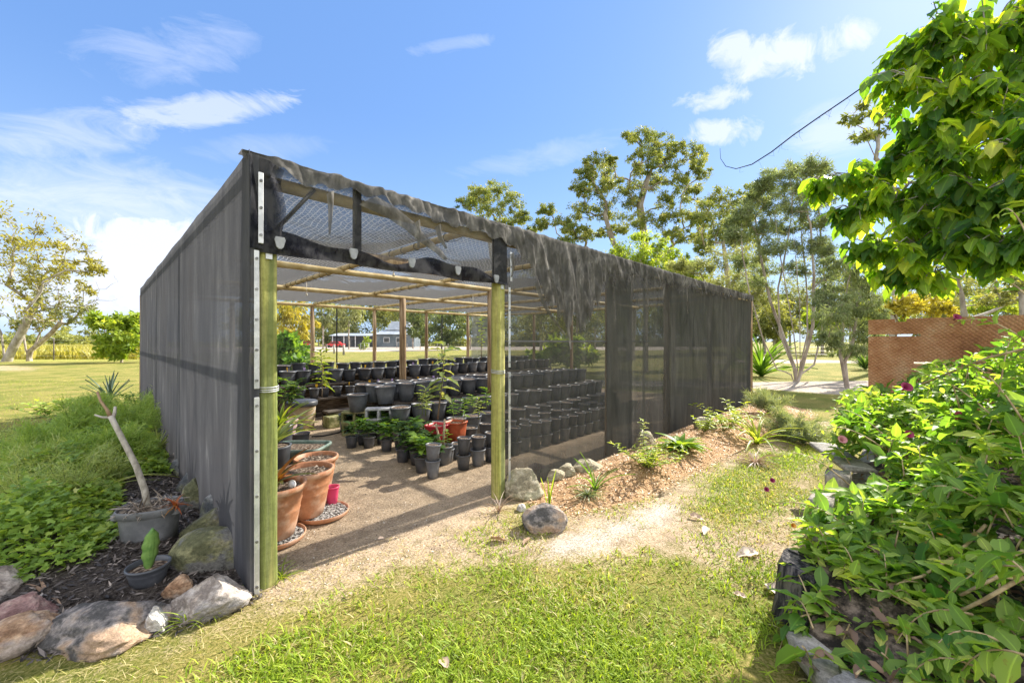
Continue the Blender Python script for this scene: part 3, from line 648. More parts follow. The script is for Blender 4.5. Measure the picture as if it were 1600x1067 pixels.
def ribbon(name, pts, w, mat=C_drape):
    P = []
    for i, p in enumerate(pts):
        ww = w*(1-.75*i/(len(pts)-1)); P.append([(p[0]-ww/2, p[1], p[2]-ww*.4), (p[0]+.0, p[1]-.02, p[2]), (p[0]+ww/2, p[1], p[2]+ww*.3)])
    P = np.array(P); MB().grid(P).build(name, mat, SH, attrs={'dens': np.full(P.shape[0]*3, .8)})
def pl(pts, Y): return [onY(a_, b_, Y) for a_, b_ in pts]
ribbon('torn_strip', pl([(575, 312), (610, 330), (640, 352), (660, 372), (685, 392), (697, 405)], -.11), .13)
ribbon('torn_strip', pl([(516, 300), (517, 320), (516, 345), (515, 366)], -.1), .05)
ribbon('torn_strip', pl([(652, 345), (655, 365), (653, 388)], -.11), .05)
ribbon('torn_strip', pl([(684, 352), (688, 372), (697, 388)], -.11), .06)
ribbon('torn_strip', pl([(838, 440), (848, 470), (862, 495), (882, 522)], -.12), .07)
for q_ in ([(872,395),(876,430),(880,470),(884,500)], [(905,405),(903,440),(908,480),(905,520)], [(890,470),(888,510),(891,545)], [(925,410),(927,450),(921,500)], [(960,425),(958,450),(961,500)], [(858,420),(866,450),(872,485)], [(988,430),(986,470)], [(1010,430),(1012,480)], [(1038,440),(1036,475)], [(1072,445),(1074,490)]):
    ribbon('torn_strip', pl(q_, -.15), .055)
ribbon('torn_strip', pl([(800, 395), (802, 415), (799, 432)], -.11), .05)
# beams along the front direction, rafters across, each rafter laced with cord
for y in (.02, 2.92, 5.43, 8.88): wood('roof_beam', (-.02, y, ZT-.13), (LX, y, ZT-.13), .042, M_beam)
for x in (.03, 1.77, 3.5, 5.26, 7.1, 8.9, LX-.02):
    r = wood('rafter', (x, .0, ZT-.085), (x, LY, ZT-.085), .034, M_beam)
    m = MB()
    for y in np.arange(.2, LY, .27):
        m.tube([(x+.038*math.cos(a), y+.01*math.sin(a*.5), ZT-.085+.038*math.sin(a)) for a in np.linspace(0, 2*math.pi, 11)], .004, 4)
    zig = [(x+.05*(1 if i % 2 else -1)*.4, .2+i*.135, ZT-.135) for i in range(int((LY-.3)/.135))]
    m.tube(zig, .003, 4); m.build('lacing', M_black, r)
def inner_post(x, y, r=.052, z0=-.1, zt=ZT-.14): MB().tube([(x, y, z0), (x, y, .8), (x+.006, y, 1.6), (x, y, zt)], [r*1.05, r, r*.98, r*.96], 12, wob=.02).build('inner_post', M_inpost, SH)
for x in (-.0, 1.6, 3.45, 5.26, 7.13, 8.94, LX): inner_post(x, LY, .055)
for y in (1.9, 3.7, 5.4, 7.1): inner_post(LX, y)
for y in (2.9, 5.4): inner_post(.02, y, .05)
inner_post(4.19, 5.43, .075); inner_post(4.60, 2.92, .06); inner_post(LX, 0, .06)
for x in (4.1, 5.9, 7.9): inner_post(x, .04, .05)
for x in (4.13, 7.8): MB().tube([(x, LY+.03, .75), (x, LY+.03, ZT-.15)], .018, 6).build('cord', M_black, SH)
for px, py, t in ((615, 416, 5.6), (479, 450, 7.4), (739, 470, 8.5)):
    p = at(px, py, t); MB().tube([p+(0, 0, .12), p, p-(0, 0, .10)], .006, 5).tube([p-(0, 0, .10), p-(0, 0, .14)], .016, 6).build('tie_string', M_string, SH)
# guide rail behind the front cloth
MB().tube([(2.1, .06, 1.5), (LX, .06, 1.5)], .012, 6).build('wire_rail', M_alu, SH)
# ------------------------------------------------------------------ pots
M_pot = noise_mat('black_nursery_plastic', [(.2, (.055,.060,.070)), (.6, (.082,.089,.102)), (.9, (.125,.13,.14))], 5, 6, .42, (1,1,1), .12, 30, .002, spec=.5)
M_potg = noise_mat('grey_nursery_plastic', [(.2, (.11,.12,.137)), (.6, (.155,.168,.188)), (.9, (.21,.222,.24))], 5, 6, .42, (1,1,1), .12, 30, .002, spec=.5)
M_mix = noise_mat('potting_mix', [(.3, (.06,.04,.03)), (.5, (.17,.12,.085)), (.65, (.32,.24,.17)), (.8, (.5,.42,.33))], 38, 8, .95, (1,1,1), .9, 60, .03)
M_terra = noise_mat('terracotta_plastic', speck=(30, .86, 1.08), stops=[(.3, (.40,.175,.085)), (.6, (.50,.24,.125)), (.8, (.56,.31,.19))], scale=3, detail=6, rough=.55, stretch=(1,1,1), bump=.1, bscale=20, bdist=.003,
                    stops2=[(.5, (.62,.45,.33,0)), (.8, (.62,.45,.33,.5))], scale2=6)
M_red = noise_mat('red_plastic', [(.3, (.52,.035,.05)), (.7, (.66,.07,.085))], 4, 4, .4, bump=.05)
M_orange = noise_mat('orange_red_plastic', [(.3, (.48,.10,.04)), (.7, (.60,.16,.07))], 4, 4, .45, bump=.05)
M_pink = noise_mat('pink_plastic', [(.3, (.62,.05,.14)), (.7, (.72,.10,.20))], 4, 4, .4, bump=.05)
M_palepink = noise_mat('faded_pink_plastic', [(.3, (.55,.36,.36)), (.7, (.68,.52,.52))], 4, 4, .4, bump=.1)
M_green = noise_mat('dull_green_plastic', [(.3, (.10,.16,.13)), (.7, (.22,.28,.24))], 6, 5, .5, bump=.1)
M_cream = noise_mat('cream_plastic', [(.3, (.46,.34,.20)), (.7, (.62,.50,.33))], 3, 5, .5, bump=.1)
M_conc = noise_mat('concrete_block', [(.3, (.42,.42,.43)), (.7, (.66,.66,.66))], 12, 8, .9, bump=.4, bscale=50, bdist=.004)
M_mossy = noise_mat('mossy_block', [(.3, (.16,.17,.06)), (.55, (.33,.32,.15)), (.8, (.5,.46,.28))], 8, 8, .95, bump=.6, bscale=30, bdist=.01)
M_plank = noise_mat('dark_bench_plank', [(.3, (.035,.028,.022)), (.6, (.10,.08,.06)), (.8, (.19,.16,.125))], 4, 8, .85, (1,8,8), .4, 10, .004)
M_gravel = noise_mat('gravel', [(.3, (.12,.11,.10)), (.5, (.36,.34,.31)), (.7, (.62,.60,.57))], 45, 3, .9, bump=1, bscale=45, bdist=.02)
M_pebble = noise_mat('pale_pebble', [(.3, (.62,.60,.57)), (.7, (.75,.74,.72))], 8, 4, .6, bump=.1)
def pot_meshes(r, h, taper=.78, sq=0.0, n=20, soil_drop=.016, lip=.012):
    b = MB().lathe([(r*taper, 0), (r*(taper+(1-taper)*.55), h*.55), (r*.985, h*.90), (r*.99, h*.905), (r+lip*.5, h*.91), (r+lip*.5, h), (r-.004, h), (r*.95, h-soil_drop*1.4)], n, sq=sq)
    prof = [(.001, h-soil_drop+.006), (r*.5, h-soil_drop+.004), (r*.93, h-soil_drop)]
    s = MB(); 
    for i in range(3): pass
    s.lathe(prof[::-1], n, sq=sq, cap0=False)
    return b, s
class PotKind:
    def __init__(s, name, r, h, mat, soil=True, **k):
        s.name = name; s.r = r; s.h = h; s.first = None; s.mat = mat; s.soil = soil; s.k = k; s.ch = None
    def put(s, p, label, group, tilt=0.0, soil=None, flip=False):
        if s.first is None:
            b, so_ = pot_meshes(s.r, s.h, **s.k); o = b.build(s.name, s.mat, None, (0, 0, 0)); s.first = o
            c = so_.build('soil', M_mix, o); s.ch = [c]
        else:
            o = s.first.copy(); COL.objects.link(o)
            for k in s.ch: c = k.copy(); COL.objects.link(c); c.parent = o
        o.location = V(p); o.scale = (rng.uniform(.91, 1.05),)*2+(rng.uniform(.90, 1.04),); o.rotation_euler = (rng.normal(0, .03)+(math.pi if flip else 0), rng.normal(0, .018), rng.uniform(0, 6.28))
        if flip: o.location.z += s.h
        tag(o, label, 'pot', group); return o
K_big = PotKind('nursery_pot', .150, .285, M_pot, taper=.74)
K_bigg = PotKind('nursery_pot', .155, .30, M_potg, taper=.74)
K_small = PotKind('nursery_pot', .093, .20, M_pot, taper=.72, n=16)
K_tall = PotKind('tall_tube_pot', .084, .192, M_pot, taper=.74, n=18)
K_tallg = PotKind('tall_tube_pot', .086, .192, M_potg, taper=.74, n=18)
K_med = PotKind('nursery_pot', .120, .24, M_pot, taper=.76, n=18)
POS = {}
def row(key, kinds, xs_, y, z, label, group, jit=.012, skip=lambda x: False):
    POS[key] = []
    for x in xs_:
        if skip(x): continue
        k = kinds[int(rng.integers(len(kinds)))]; p = (x+rng.normal(0, jit), y+rng.normal(0, jit*1.4), z+float(height(np.array(x), np.array(y)))*(z < .05))
        k.put(p, label, group); POS[key].append((p[0], p[1], p[2]+k.h))
row('l1', [K_big], np.arange(.55, 10.3, .325), 7.0, .72, 'large black pot in the top row of the stepped bench at the back', 'black pots on the top bench step')
row('l2', [K_big, K_big, K_bigg], np.arange(.7, 10.3, .325), 6.15, .61, 'large black pot in the second row down of the back bench', 'black pots on the second bench step')
row('l3', [K_small], np.arange(2.0, 6.2, .225), 5.32, .42, 'small black pot in the third row down of the back bench', 'small black pots on the third bench step', skip=lambda x: abs(x-4.19) < .2)
row('l4', [K_small], np.arange(2.75, 5.2, .225), 4.55, .27, 'small dark pot on the lowest step of the back bench', 'small dark pots on the lowest bench step')
row('ra', [K_bigg], np.arange(2.62, 8.2, .335), 3.22, .50, 'large grey pot in the front row of the raised middle bench', 'grey pots along the raised middle bench')
row('ra2', [K_bigg, K_bigg, K_big], np.arange(2.55, 8.2, .335), 3.56, .50, 'large dark pot in the second row of the raised middle bench', 'dark pots behind on the raised middle bench')
row('ra3', [K_big], np.arange(2.6, 8.2, .335), 3.90, .50, 'large black pot in the last row of the raised middle bench', 'black pots last on the raised middle bench')
row('rb', [K_bigg], np.arange(2.62, 8.2, .345), 2.80, .20, 'large grey pot one step below the raised middle bench', 'grey pots one step below the middle bench')
row('rc', [K_bigg, K_big], np.arange(2.55, 8.0, .35), 2.24, .0, 'large pot full of soil on the floor before the middle bench', 'soil filled pots before the middle bench')
row('rd', [K_med, K_tallg, K_med], np.arange(2.9, 7.4, .29), 1.80, .02, 'medium dark pot of soil behind the tall front pots', 'medium pots behind the front rows')
row('re', [K_tall, K_tallg], np.arange(2.55, 7.2, .225), 1.32, .0, 'tall dark tube pot in the second row from the doorway floor', 'tube pots in the second row')
for x in np.arange(1.92, 6.6, .215):
    if 2.08 < x < 2.2: continue
    lo = K_tall if rng.random() < .6 else K_tallg; y = .93+rng.normal(0, .012)
    lo.put((x, y, .0), 'tall tube pot at the bottom of a front row stack of two', 'lower pots of the front stacks')
    hi = K_tall if rng.random() < .6 else K_tallg; hi.put((x+rng.normal(0, .006), y, .178), 'tall tube pot standing on another pot in the front row', 'upper pots of the front stacks')
    POS.setdefault('rf', []).append((x, y, .37))
# the pots of cuttings down the left edge of the block
edge = [(672-25, 726), (640, 716), (628, 703), (612, 690), (597, 690), (580, 683), (560, 690), (540, 676), (572, 700), (600, 706), (625, 722), (545, 700), (655, 738), (566, 672), (592, 676), (610, 676)]
K_edge = PotKind('cutting_pot', .085, .17, M_pot, taper=.76, n=16); EDGE = []
for i, (px, py) in enumerate(edge):
    p = G(px, py); K_edge.put((p[0]+.04, p[1], 0), 'low black pot of leafy cuttings along the aisle', 'cutting pots along the aisle'); EDGE.append((p[0]+.04, p[1], .15))
for i, (px, py) in enumerate(edge):
    p = G(px, py); q = (p[0]+.25+rng.normal(0, .02), p[1]+.06, 0); K_edge.put(q, 'low black pot of leafy cuttings along the aisle', 'cutting pots along the aisle'); EDGE.append((q[0], q[1], .15))
# single coloured pots
def single(name, mat, p, r, h, label, rz=0, sq=0.0, taper=.78, lip=.012, n=24, soil=True, soil_drop=.03, soilmat=None):
    b, s = pot_meshes(r, h, taper, sq, n, soil_drop, lip); o = b.build(name, mat, None, (0, 0, 0)); o.location = V(p); o.rotation_euler.z = rz
    if soil: s.build('soil', soilmat or M_mix, o)
    return tag(o, label, 'pot')
p = at(683, 697, 5.35); p[2] = .14; single('square_pot', M_red, p, .125, .27, 'bright red square pot of soil in the middle of the black pots', R(20), .75)
p = at(712, 697, 5.55); p[2] = .14; single('square_pot', M_orange, p, .125, .27, 'orange red square pot tucked behind the bright red one', R(20), .75)
MB().box((*at(697, 697, 5.5)[:2], .07), (.62, .32, .13), R(3), bevel=.005).build('crate_block', M_plank).__setitem__('label', 'low dark timber block under the red and orange square pots')
bpy.data.objects['crate_block']['category'] = 'block'
p = G(700, 722); single('blue_grey_pot', M_potg, p, .075, .17, 'small pale blue grey pot at the corner of the cuttings', 0, 0)
p = G(665, 742); 
def terra_pot(p, r, h, label, ribs=True):
    prof = [(r*.62, 0), (r*.70, h*.18), (r*.80, h*.48), (r*.815, h*.50), (r*.80, h*.52), (r*.86, h*.66), (r*.875, h*.68), (r*.862, h*.70), (r*.90, h*.86), (r*.99, h*.88), (r*1.03, h*.93), (r*1.02, h*.99), (r*.97, h*1.0), (r*.91, h*.97), (r*.87, h*.85)]
    o = MB().lathe(prof, 40).build('terracotta_pot', M_terra, None); o.location = V(p)
    s = MB(); pr = [(r*.885, h*.885), (r*.6, h*.90), (r*.3, h*.905), (.002, h*.90)]; s.lathe(pr, 32, cap0=False); s.build('soil', M_mix, o)
    k = rng.random((160,)); an = rng.uniform(0, 6.28, 160); rr = r*.84*np.sqrt(k); O = np.stack([rr*np.cos(an), rr*np.sin(an), np.full(160, h*.90)], 1)
    scatter('bark_bits', T_diamond(.5), O, unit(160)*np.array([1,1,.4]), unit(160)*.5+np.array([0,0,1]), rng.uniform(.015, .04, 160), rng.random(160), M_chip2, o)['kind'] = 'stuff'
    return tag(o, label, 'pot')
M_chip2 = leaf_mat('bark_bits', [(0, (.05,.035,.025)), (.5, (.22,.16,.11)), (1, (.50,.42,.33))], .0)
def saucer(p, r, label, gravel=True):
    o = MB().lathe([(r*.85, 0), (r*.97, .02), (r, .045), (r*.985, .05), (r*.95, .045), (r*.9, .018)], 40).build('plant_saucer', M_terra, None); o.location = V(p)
    MB().lathe([(r*.94, .03), (r*.5, .036), (.002, .036)], 36, cap0=False).build('gravel_bed', M_gravel, o)
    m = MB()
    for k in range(200):
        a = rng.uniform(0, 6.28); q = r*.9*math.sqrt(rng.random()); s_ = rng.uniform(.006, .013)
        m.lathe([(s_*.6, -s_*.4), (s_, 0), (s_*.6, s_*.5), (.001, s_*.6)], 6, (q*math.cos(a), q*math.sin(a), .036+s_*.2), rng.uniform(.7, 1.3), 1, a)
    m.build('gravel_stones', M_gravel, o)['kind'] = 'stuff'; return tag(o, label, 'saucer')
s1 = GX(429, 3.06); saucer(s1, .215, 'terracotta saucer of gravel half hidden behind the green door post')
s2 = GX(504, 3.50); saucer(s2, .215, 'terracotta saucer of gravel fully seen on the sand')
terra_pot(np.array([s1[0], s1[1], .045]), .215, .385, 'terracotta pot nearest the green door post with a white pebble')
TP2 = GX(478, 3.43); TP2[2] = .047
terra_pot(TP2, .215, .385, 'large terracotta pot of bark mulch half off its saucer')
q = GX(494, 4.05); q[2] = 0; terra_pot(q, .20, .36, 'terracotta pot partly hidden behind the large mulched one')
pb = at(452, 765, 2.98); m = MB(); m.lathe([(.004, -.035), (.03, -.02), (.038, 0), (.03, .022), (.004, .035)], 14, (0, 0, 0), .8, 1.1); o = m.build('pebble', M_pebble); o.location = (s1[0]+.10, s1[1]-.06, .415); tag(o, 'white egg shaped pebble lying in the nearest terracotta pot', 'pebble')
p = G(519, 791); single('pink_pot', M_pink, p, .058, .185, 'small hot pink pot on the sand beside the terracotta pots', 0, 0, .72, .008)
def trough(p, lx, ly, h, rz, label):
    o = MB().lathe([(.8, 0), (.96, h*.85), (1.0, h*.86), (1.03, h*.93), (1.0, h), (.94, h*.98), (.92, h*.8)], 44, sx=lx, sy=ly, sq=.72).build('green_trough', M_green, None); o.location = V(p); o.rotation_euler.z = rz
    MB().lathe([(.93, h*.88), (.5, h*.9), (.002, h*.9)], 44, sx=lx, sy=ly, sq=.72, cap0=False).build('soil', M_mix, o); return tag(o, label, 'trough')
p = GX(468, 4.72); trough(p, .30, .22, .30, TH-R(90), 'dull green rectangular trough of soil behind the terracotta pots')
p = GX(472, 6.98); bk = MB().lathe([(.185, 0), (.205, .20), (.213, .40), (.22, .42)], 32, cap1=True).build('bucket', M_cream, None); bk.location = V(p); tag(bk, 'cream plastic bucket with a black lid by the bench end', 'bucket')
MB().lathe([(.235, .40), (.245, .43), (.245, .475), (.22, .49), (.17, .485), (.15, .50), (.002, .50)], 32, cap0=True).build('lid', M_pot, bk)
MB().tube([(.21*math.cos(a), .21*math.sin(a), .36-.13*math.sin((a+2.6)/1.0*1.0) if False else .36-.14*math.sin(math.pi*(i/14))) for i, a in enumerate(np.linspace(R(200), R(330), 15))], .004, 5).build('handle', M_alu, bk)
p = GX(440, 5.9); single('faded_tub', M_palepink, p, .17, .36, 'faded pale pink square tub beside the bucket', R(30), .6, .72, soil=True, soil_drop=.08)
for px, py, lab in ((446, 690, 'low black pot with a yellow tag near the pink tub'), (470, 692, 'low wide black pot of dry soil near the pink tub'), (462, 676, 'low black pot farther back near the bucket')):
    p = G(px, py); single('low_black_pot', M_pot, p, .12, .15, lab, taper=.85)
# bench steps and the blocks that carry them
def bench(name, x0, x1, y, z, d, label, legs, mats=M_plank):
    o = empty(name, (x0, y, 0), label, 'bench')
    m = MB()
    for k in range(2): m.box(((x1-x0)/2, (k-.5)*d*.5, z-.022), (x1-x0, d*.47, .04), bevel=.004)
    m.build('plank', mats, o)
    for lx in np.linspace(.15, x1-x0-.15, legs): MB().box((lx, 0, (z-.043)/2), (.19, d*.8, z-.043), bevel=.008).build('support_block', M_mossy if z < .3 else M_plank, o)
    m = MB(); m.box(((x1-x0)/2, d*.52, z*.5), (x1-x0, .012, z*.95)); m.build('backing_board', M_plank, o)
bench('bench_step', .3, 10.3, 7.02, .717, .36, 'dark plank step carrying the top row of the back bench', 8)
bench('bench_step', .4, 10.3, 6.17, .607, .36, 'dark plank step carrying the second row of the back bench', 8)
bench('bench_step', 1.9, 6.6, 5.34, .417, .28, 'dark plank step carrying the third row of the back bench', 5)
bench('bench_step', 2.15, 5.6, 4.57, .265, .26, 'low plank step on mossy blocks carrying the lowest row of the bench', 5)
bench('bench_step', 2.66, 8.4, 3.56, .497, 1.0, 'wide plank bench carrying three rows of grey pots', 6)
bench('bench_step', 2.66, 8.4, 2.80, .197, .34, 'low plank step in front of the wide middle bench', 6)
def cblock(p, mat, label, rz=0.0):
    m = MB(); w, d, h = .39, .19, .19
    for zz in (-h/2+.016, h/2-.016): m.box((0, 0, zz), (w, d, .032), bevel=.004)
    for xx in (-w/2+.018, 0, w/2-.018): m.box((xx, .001, 0), (.034, d-.004, h-.066))
    o = m.build('concrete_block', mat, None); o.location = V(p); o.rotation_euler.z = rz; return tag(o, label, 'block', None)
bx = onY(596, 645, 2.86)
cblock((2.40, 3.08, .375), M_conc, 'clean white hollow concrete block on top under the grey pots', R(-36))
cblock((2.41, 3.09, .182), M_conc, 'white hollow concrete block beneath another at the bench end', R(-36))
cblock((2.23, 3.55, .287), M_mossy, 'mossy hollow concrete block left of the white ones', R(-36)); cblock((2.24, 3.55, .096), M_mossy, 'mossy concrete block at the bottom of the left stack', R(-36))
K_bigg.put((2.25, 3.50, .384), 'grey pot standing on the mossy concrete block', None); K_bigg.put((2.28, 3.95, .0), 'pale grey pot on the floor past the mossy blocks', None)
o = MB().box((0, 0, 0), (.42, .22, .2), bevel=.012).build('limestone_block', M_mossy); p = GX(527, 7.2); o.location = (p[0], p[1], .1); o.rotation_euler.z = R(6); tag(o, 'solid mossy limestone block on the sand below the lowest step', 'block')
# coloured plant tags stuck in the pots
M_tagy = noise_mat('yellow_tag', [(.3, (.75,.42,.02)), (.7, (.85,.55,.05))], 5, 2, .5, bump=0); M_tagp = noise_mat('lilac_tag', [(.3, (.45,.32,.62)), (.7, (.58,.45,.72))], 5, 2, .5, bump=0)
def ptag(p, mat, col, row_):
    o = MB().box((0, 0, -.02), (.010, .003, .07)).box((0, 0, .035), (.042, .004, .05), bevel=.002).build('plant_tag', mat); o.location = V(p); o.rotation_euler = (rng.normal(0, .15), rng.normal(0, .15), TH-R(90)+rng.normal(0, .3))
    tag(o, f'{col} plastic plant tag in a pot on the {row_}', 'plant tag', f'{col} plant tags on the {row_}')
for key, nm, idx in (('l2', 'second bench step', [(0,0),(2,0),(4,0),(5,1),(6,0),(7,0),(9,0),(13,1),(15,0)]), ('l3', 'third bench step', [(0,1),(1,0),(2,0),(4,0),(6,0),(7,1),(8,1),(9,0),(11,1)]), ('l4', 'lowest bench step', [(1,1),(4,0),(7,0)])):
    for i, c in idx:
        if i < len(POS[key]): x, y, z = POS[key][i]; ptag((x+rng.normal(0, .04), y-.05, z+.01), (M_tagy, M_tagp)[c], ('yellow', 'lilac')[c], nm)
# ------------------------------------------------------------------ seedlings and plants
L_bright = leaf_mat('bright_leaf', [(0, (.04,.10,.015)), (.5, (.10,.21,.03)), (1, (.24,.36,.06))], .42)
L_dark = leaf_mat('dark_leaf', [(0, (.03,.07,.02)), (.6, (.07,.14,.035)), (1, (.15,.24,.06))], .35)
L_pale = leaf_mat('pale_leaf', [(0, (.12,.19,.06)), (.5, (.25,.33,.12)), (1, (.42,.46,.22))], .4)
L_lime = leaf_mat('lime_leaf', [(0, (.10,.17,.02)), (.5, (.22,.32,.04)), (1, (.38,.44,.09))], .45)
L_grey = leaf_mat('grey_green_leaf', [(0, (.09,.14,.08)), (.5, (.19,.25,.15)), (1, (.34,.39,.25))], .35)
L_blue = leaf_mat('blue_green_leaf', [(0, (.06,.10,.08)), (.5, (.13,.19,.16)), (1, (.22,.28,.24))], .2)
L_brom = leaf_mat('bromeliad_leaf', [(0, (.06,.08,.02)), (.4, (.13,.15,.03)), (.7, (.28,.13,.03)), (1, (.35,.10,.04))], .4, (1.8,1.3,.5), .35)
M_stem = noise_mat('green_stem', [(.3, (.10,.14,.04)), (.7, (.22,.26,.09))], 8, 4, .7, bump=.1)
M_wstem = noise_mat('woody_stem', [(.3, (.14,.10,.065)), (.7, (.32,.25,.17))], 8, 5, .8, bump=.2)
def leafy(name, base, h, n, ll, mat, label, cat='plant', group=None, w=.42, lean=(0, 0), spread=.25, stems=1, tl=None, up=.25):
    o = empty(name, base, label, cat, group); O = []; A = []; m = MB()
    for s in range(stems):
        a = rng.uniform(0, 6.28); rr = (0 if stems == 1 else spread*.5*rng.random()); tip = np.array([lean[0]+(rr*2*math.cos(a) if stems > 1 else 0), lean[1]+(rr*2*math.sin(a) if stems > 1 else 0), h*rng.uniform(.75, 1.05) if stems > 1 else h])
        P = [tip*u+np.array([.03*math.sin(u*5+s), .03*math.cos(u*4+s), 0])*h*u for u in np.linspace(0, 1, 6)]
        mm = m if (stems == 1 or stems > 12) else MB()
        mm.tube(P, [max(.002, .008*(h/.5)**.5*(1-.7*i/5)) for i in range(6)], 6)
        if mm is not m: mm.build('stem', M_stem if h < .6 else M_wstem, o)
        k = max(1, n//stems)
        for i in range(k):
            u = .25+.75*(i+.5)/k; ip = u*5; j = min(4, int(ip)); q = P[j]+(P[j+1]-P[j])*(ip-j); an = i*2.4+rng.normal(0, .3)+s
            O.append(q); A.append((math.cos(an), math.sin(an), up+(.7*(u-.5))+rng.normal(0, .15)))
    if m.v: m.build('stem', M_stem if h < .6 else M_wstem, o)
    O = np.array(O); A = np.array(A); n_ = len(O); sz = ll*rng.uniform(.6, 1.15, n_)
    scatter('foliage', tl or T_leaf(w, .09, -.3), O, A, np.array([[0, 0, 1.]])+.25*unit(n_), sz, np.clip(rng.normal(.5, .25, n_), 0, 1), mat, o)
    return o
for i, (x, y, z) in enumerate(EDGE): leafy('seedling', (x, y, z), rng.uniform(.15, .25), 24, rng.uniform(.12, .17), L_dark if i % 3 else L_bright, 'dark leaved cutting growing in a low pot along the aisle' if i % 3 else 'bright leaved cutting growing in a low pot along the aisle', 'seedling', 'dark cuttings along the aisle' if i % 3 else 'bright cuttings along the aisle', w=.55)
for i, (px, py, t, h) in enumerate([(725, 662, 5.6, .34), (768-20, 655, 5.9, .32), (708, 655, 5.9, .26), (665, 650, 5.9, .42), (738, 640, 6.3, .22), (660, 648, 5.8, .30), (760, 640, 5.7, .3)]):
    p = at(px, py, t); leafy('seedling', p, h, 18, .12, L_pale if i % 2 else L_bright, 'young pale green seedling rising from a soil filled middle pot' if i % 2 else 'young bright green seedling rising from a soil filled middle pot', 'seedling', ('pale' if i % 2 else 'bright')+' seedlings in the middle pots', w=.3)
p = at(684, 655, 5.35); leafy('tall_seedling', p, 1.0, 26, .26, L_pale, 'tall seedling with big pale leaves above the red square pot', 'seedling', w=.36, lean=(.12, .0), up=.1)
p = at(503, 620, 6.7); leafy('tall_seedling', p, .78, 30, .22, L_lime, 'tall lime green seedling by the bench end above the bucket', 'seedling', w=.2)
p = at(450, 638, 6.2); leafy('bushy_plant', p, .42, 50, .17, L_dark, 'bushy dark green plant against the left wall behind the bucket', 'plant', stems=5, spread=.35, w=.4)
p = at(432, 640, 6.4); leafy('bushy_plant', p, .55, 30, .2, L_bright, 'bright green plant seen just past the green door post', 'plant', stems=3, spread=.3, w=.3)
p = at(752, 560, 11.5); leafy('climber', p, 1.2, 30, .15, L_lime, 'thin yellow green climber against the pale back cloth', 'plant', w=.6)
def rosette(name, base, n, ln, w, mat, label, cat='plant', up=(.4, 1.4), curl=.5, tilt=0, tint=(.5, .2), group=None, keel=.02):
    o = empty(name, base, label, cat, group); an = np.arange(n)*2.4+rng.normal(0, .15, n); e = rng.uniform(*up, n)
    A = np.stack([np.cos(an)*np.cos(e), np.sin(an)*np.cos(e), np.sin(e)], 1); Nn = np.stack([-np.cos(an)*np.sin(e), -np.sin(an)*np.sin(e), np.cos(e)], 1)
    scatter('foliage', T_strap(w, curl, 6, keel), np.zeros((n, 3))+.01*unit(n), A, Nn, ln*rng.uniform(.7, 1.1, n), np.clip(rng.normal(tint[0], tint[1], n), 0, 1), mat, o); return o
rosette('bromeliad', (s1[0]-.01, s1[1]+.02, .40), 18, .34, .22, L_brom, 'orange and green bromeliad in the nearest terracotta pot', up=(.35, 1.2), curl=.35, tint=(.55, .3))
b2 = GX(428, 4.3); rosette('bromeliad', (b2[0], b2[1], .40), 16, .62, .10, L_pale, 'pale striped bromeliad behind the green door post', up=(.5, 1.2), curl=.3)
b3 = GX(438, 5.3); single('nursery_pot', M_pot, b3, .15, .42, 'tall black pot with a wide pale rosette by the left wall', 0, 0, .8); rosette('bromeliad', b3+np.array([0, 0, .40]), 22, .46, .10, L_lime, 'lime rosette in the tall black pot by the left wall', up=(.3, 1.2), curl=.35)
pp = MB().lathe([(.12, 0), (.16, .38), (.17, .40), (.15, .40)], 20).build('nursery_pot', M_pot, None); pp.location = (b2[0], b2[1], 0); tag(pp, 'black pot holding the pale striped bromeliad', 'pot'); MB().lathe([(.155, .385), (.002, .395)], 20, cap0=False).build('soil', M_mix, pp)
# two sticks and a bench hose
M_stick = noise_mat('dry_stick', [(.3, (.32,.24,.15)), (.7, (.55,.45,.31))], 10, 5, .8, (1,1,1), .2)
for q0, q1, lab in (((690, 704), (681, 662), 'pale dry stake leaning left in the front pot'), ((692, 704), (695, 655), 'pale dry stake standing nearly upright in the front pot')):
    o = MB().tube([at(*q0, 5.05), at(*q1, 5.05)], [.016, .012], 8).build('stake', M_stick, None, at(*q0, 5.05)); tag(o, lab, 'stake')
p = GX(692, 5.0); single('nursery_pot', M_potg, p, .12, .22, 'grey pot in the front row holding two pale stakes', taper=.72); leafy('seedling', p+np.array([.06, .0, .20]), .2, 10, .08, L_bright, 'small bright seedling beside the two pale stakes', 'seedling')
pts = [G(487, 683), G(505, 682), G(525, 678), G(545, 671), G(560, 662)]; o = MB().tube([q+np.array([0, 0, .012]) for q in pts], .012, 6).build('garden_hose', M_black, None, pts[0]); tag(o, 'thin black irrigation hose across the sand aisle', 'hose')
# ------------------------------------------------------------------ rocks
def rockmat(name, stops, moss=None, sc=2.2):
    return noise_mat(name, stops, sc*1.5, 12, .92, (1,1,1.5), 1.0, 34, .02, stops2=moss, scale2=3.2, speck=(42, .58, 1.25))
M_rgrey = rockmat('grey_lichen_rock', [(.28, (.10,.095,.09)), (.45, (.26,.235,.22)), (.6, (.40,.35,.31)), (.75, (.52,.42,.34))], [(.5, (.45,.30,.19,0)), (.72, (.45,.29,.17,.7))], 4)
M_rpale = rockmat('pale_rock', [(.3, (.26,.22,.19)), (.5, (.47,.41,.36)), (.7, (.60,.55,.50))], [(.5, (.30,.29,.29,0)), (.7, (.22,.21,.21,.7))], 3.5)
M_rgreen = rockmat('green_stained_boulder', [(.3, (.13,.135,.07)), (.5, (.26,.255,.13)), (.7, (.38,.35,.20))], [(.45, (.18,.19,.19,0)), (.62, (.19,.19,.20,.8))], 2.6)
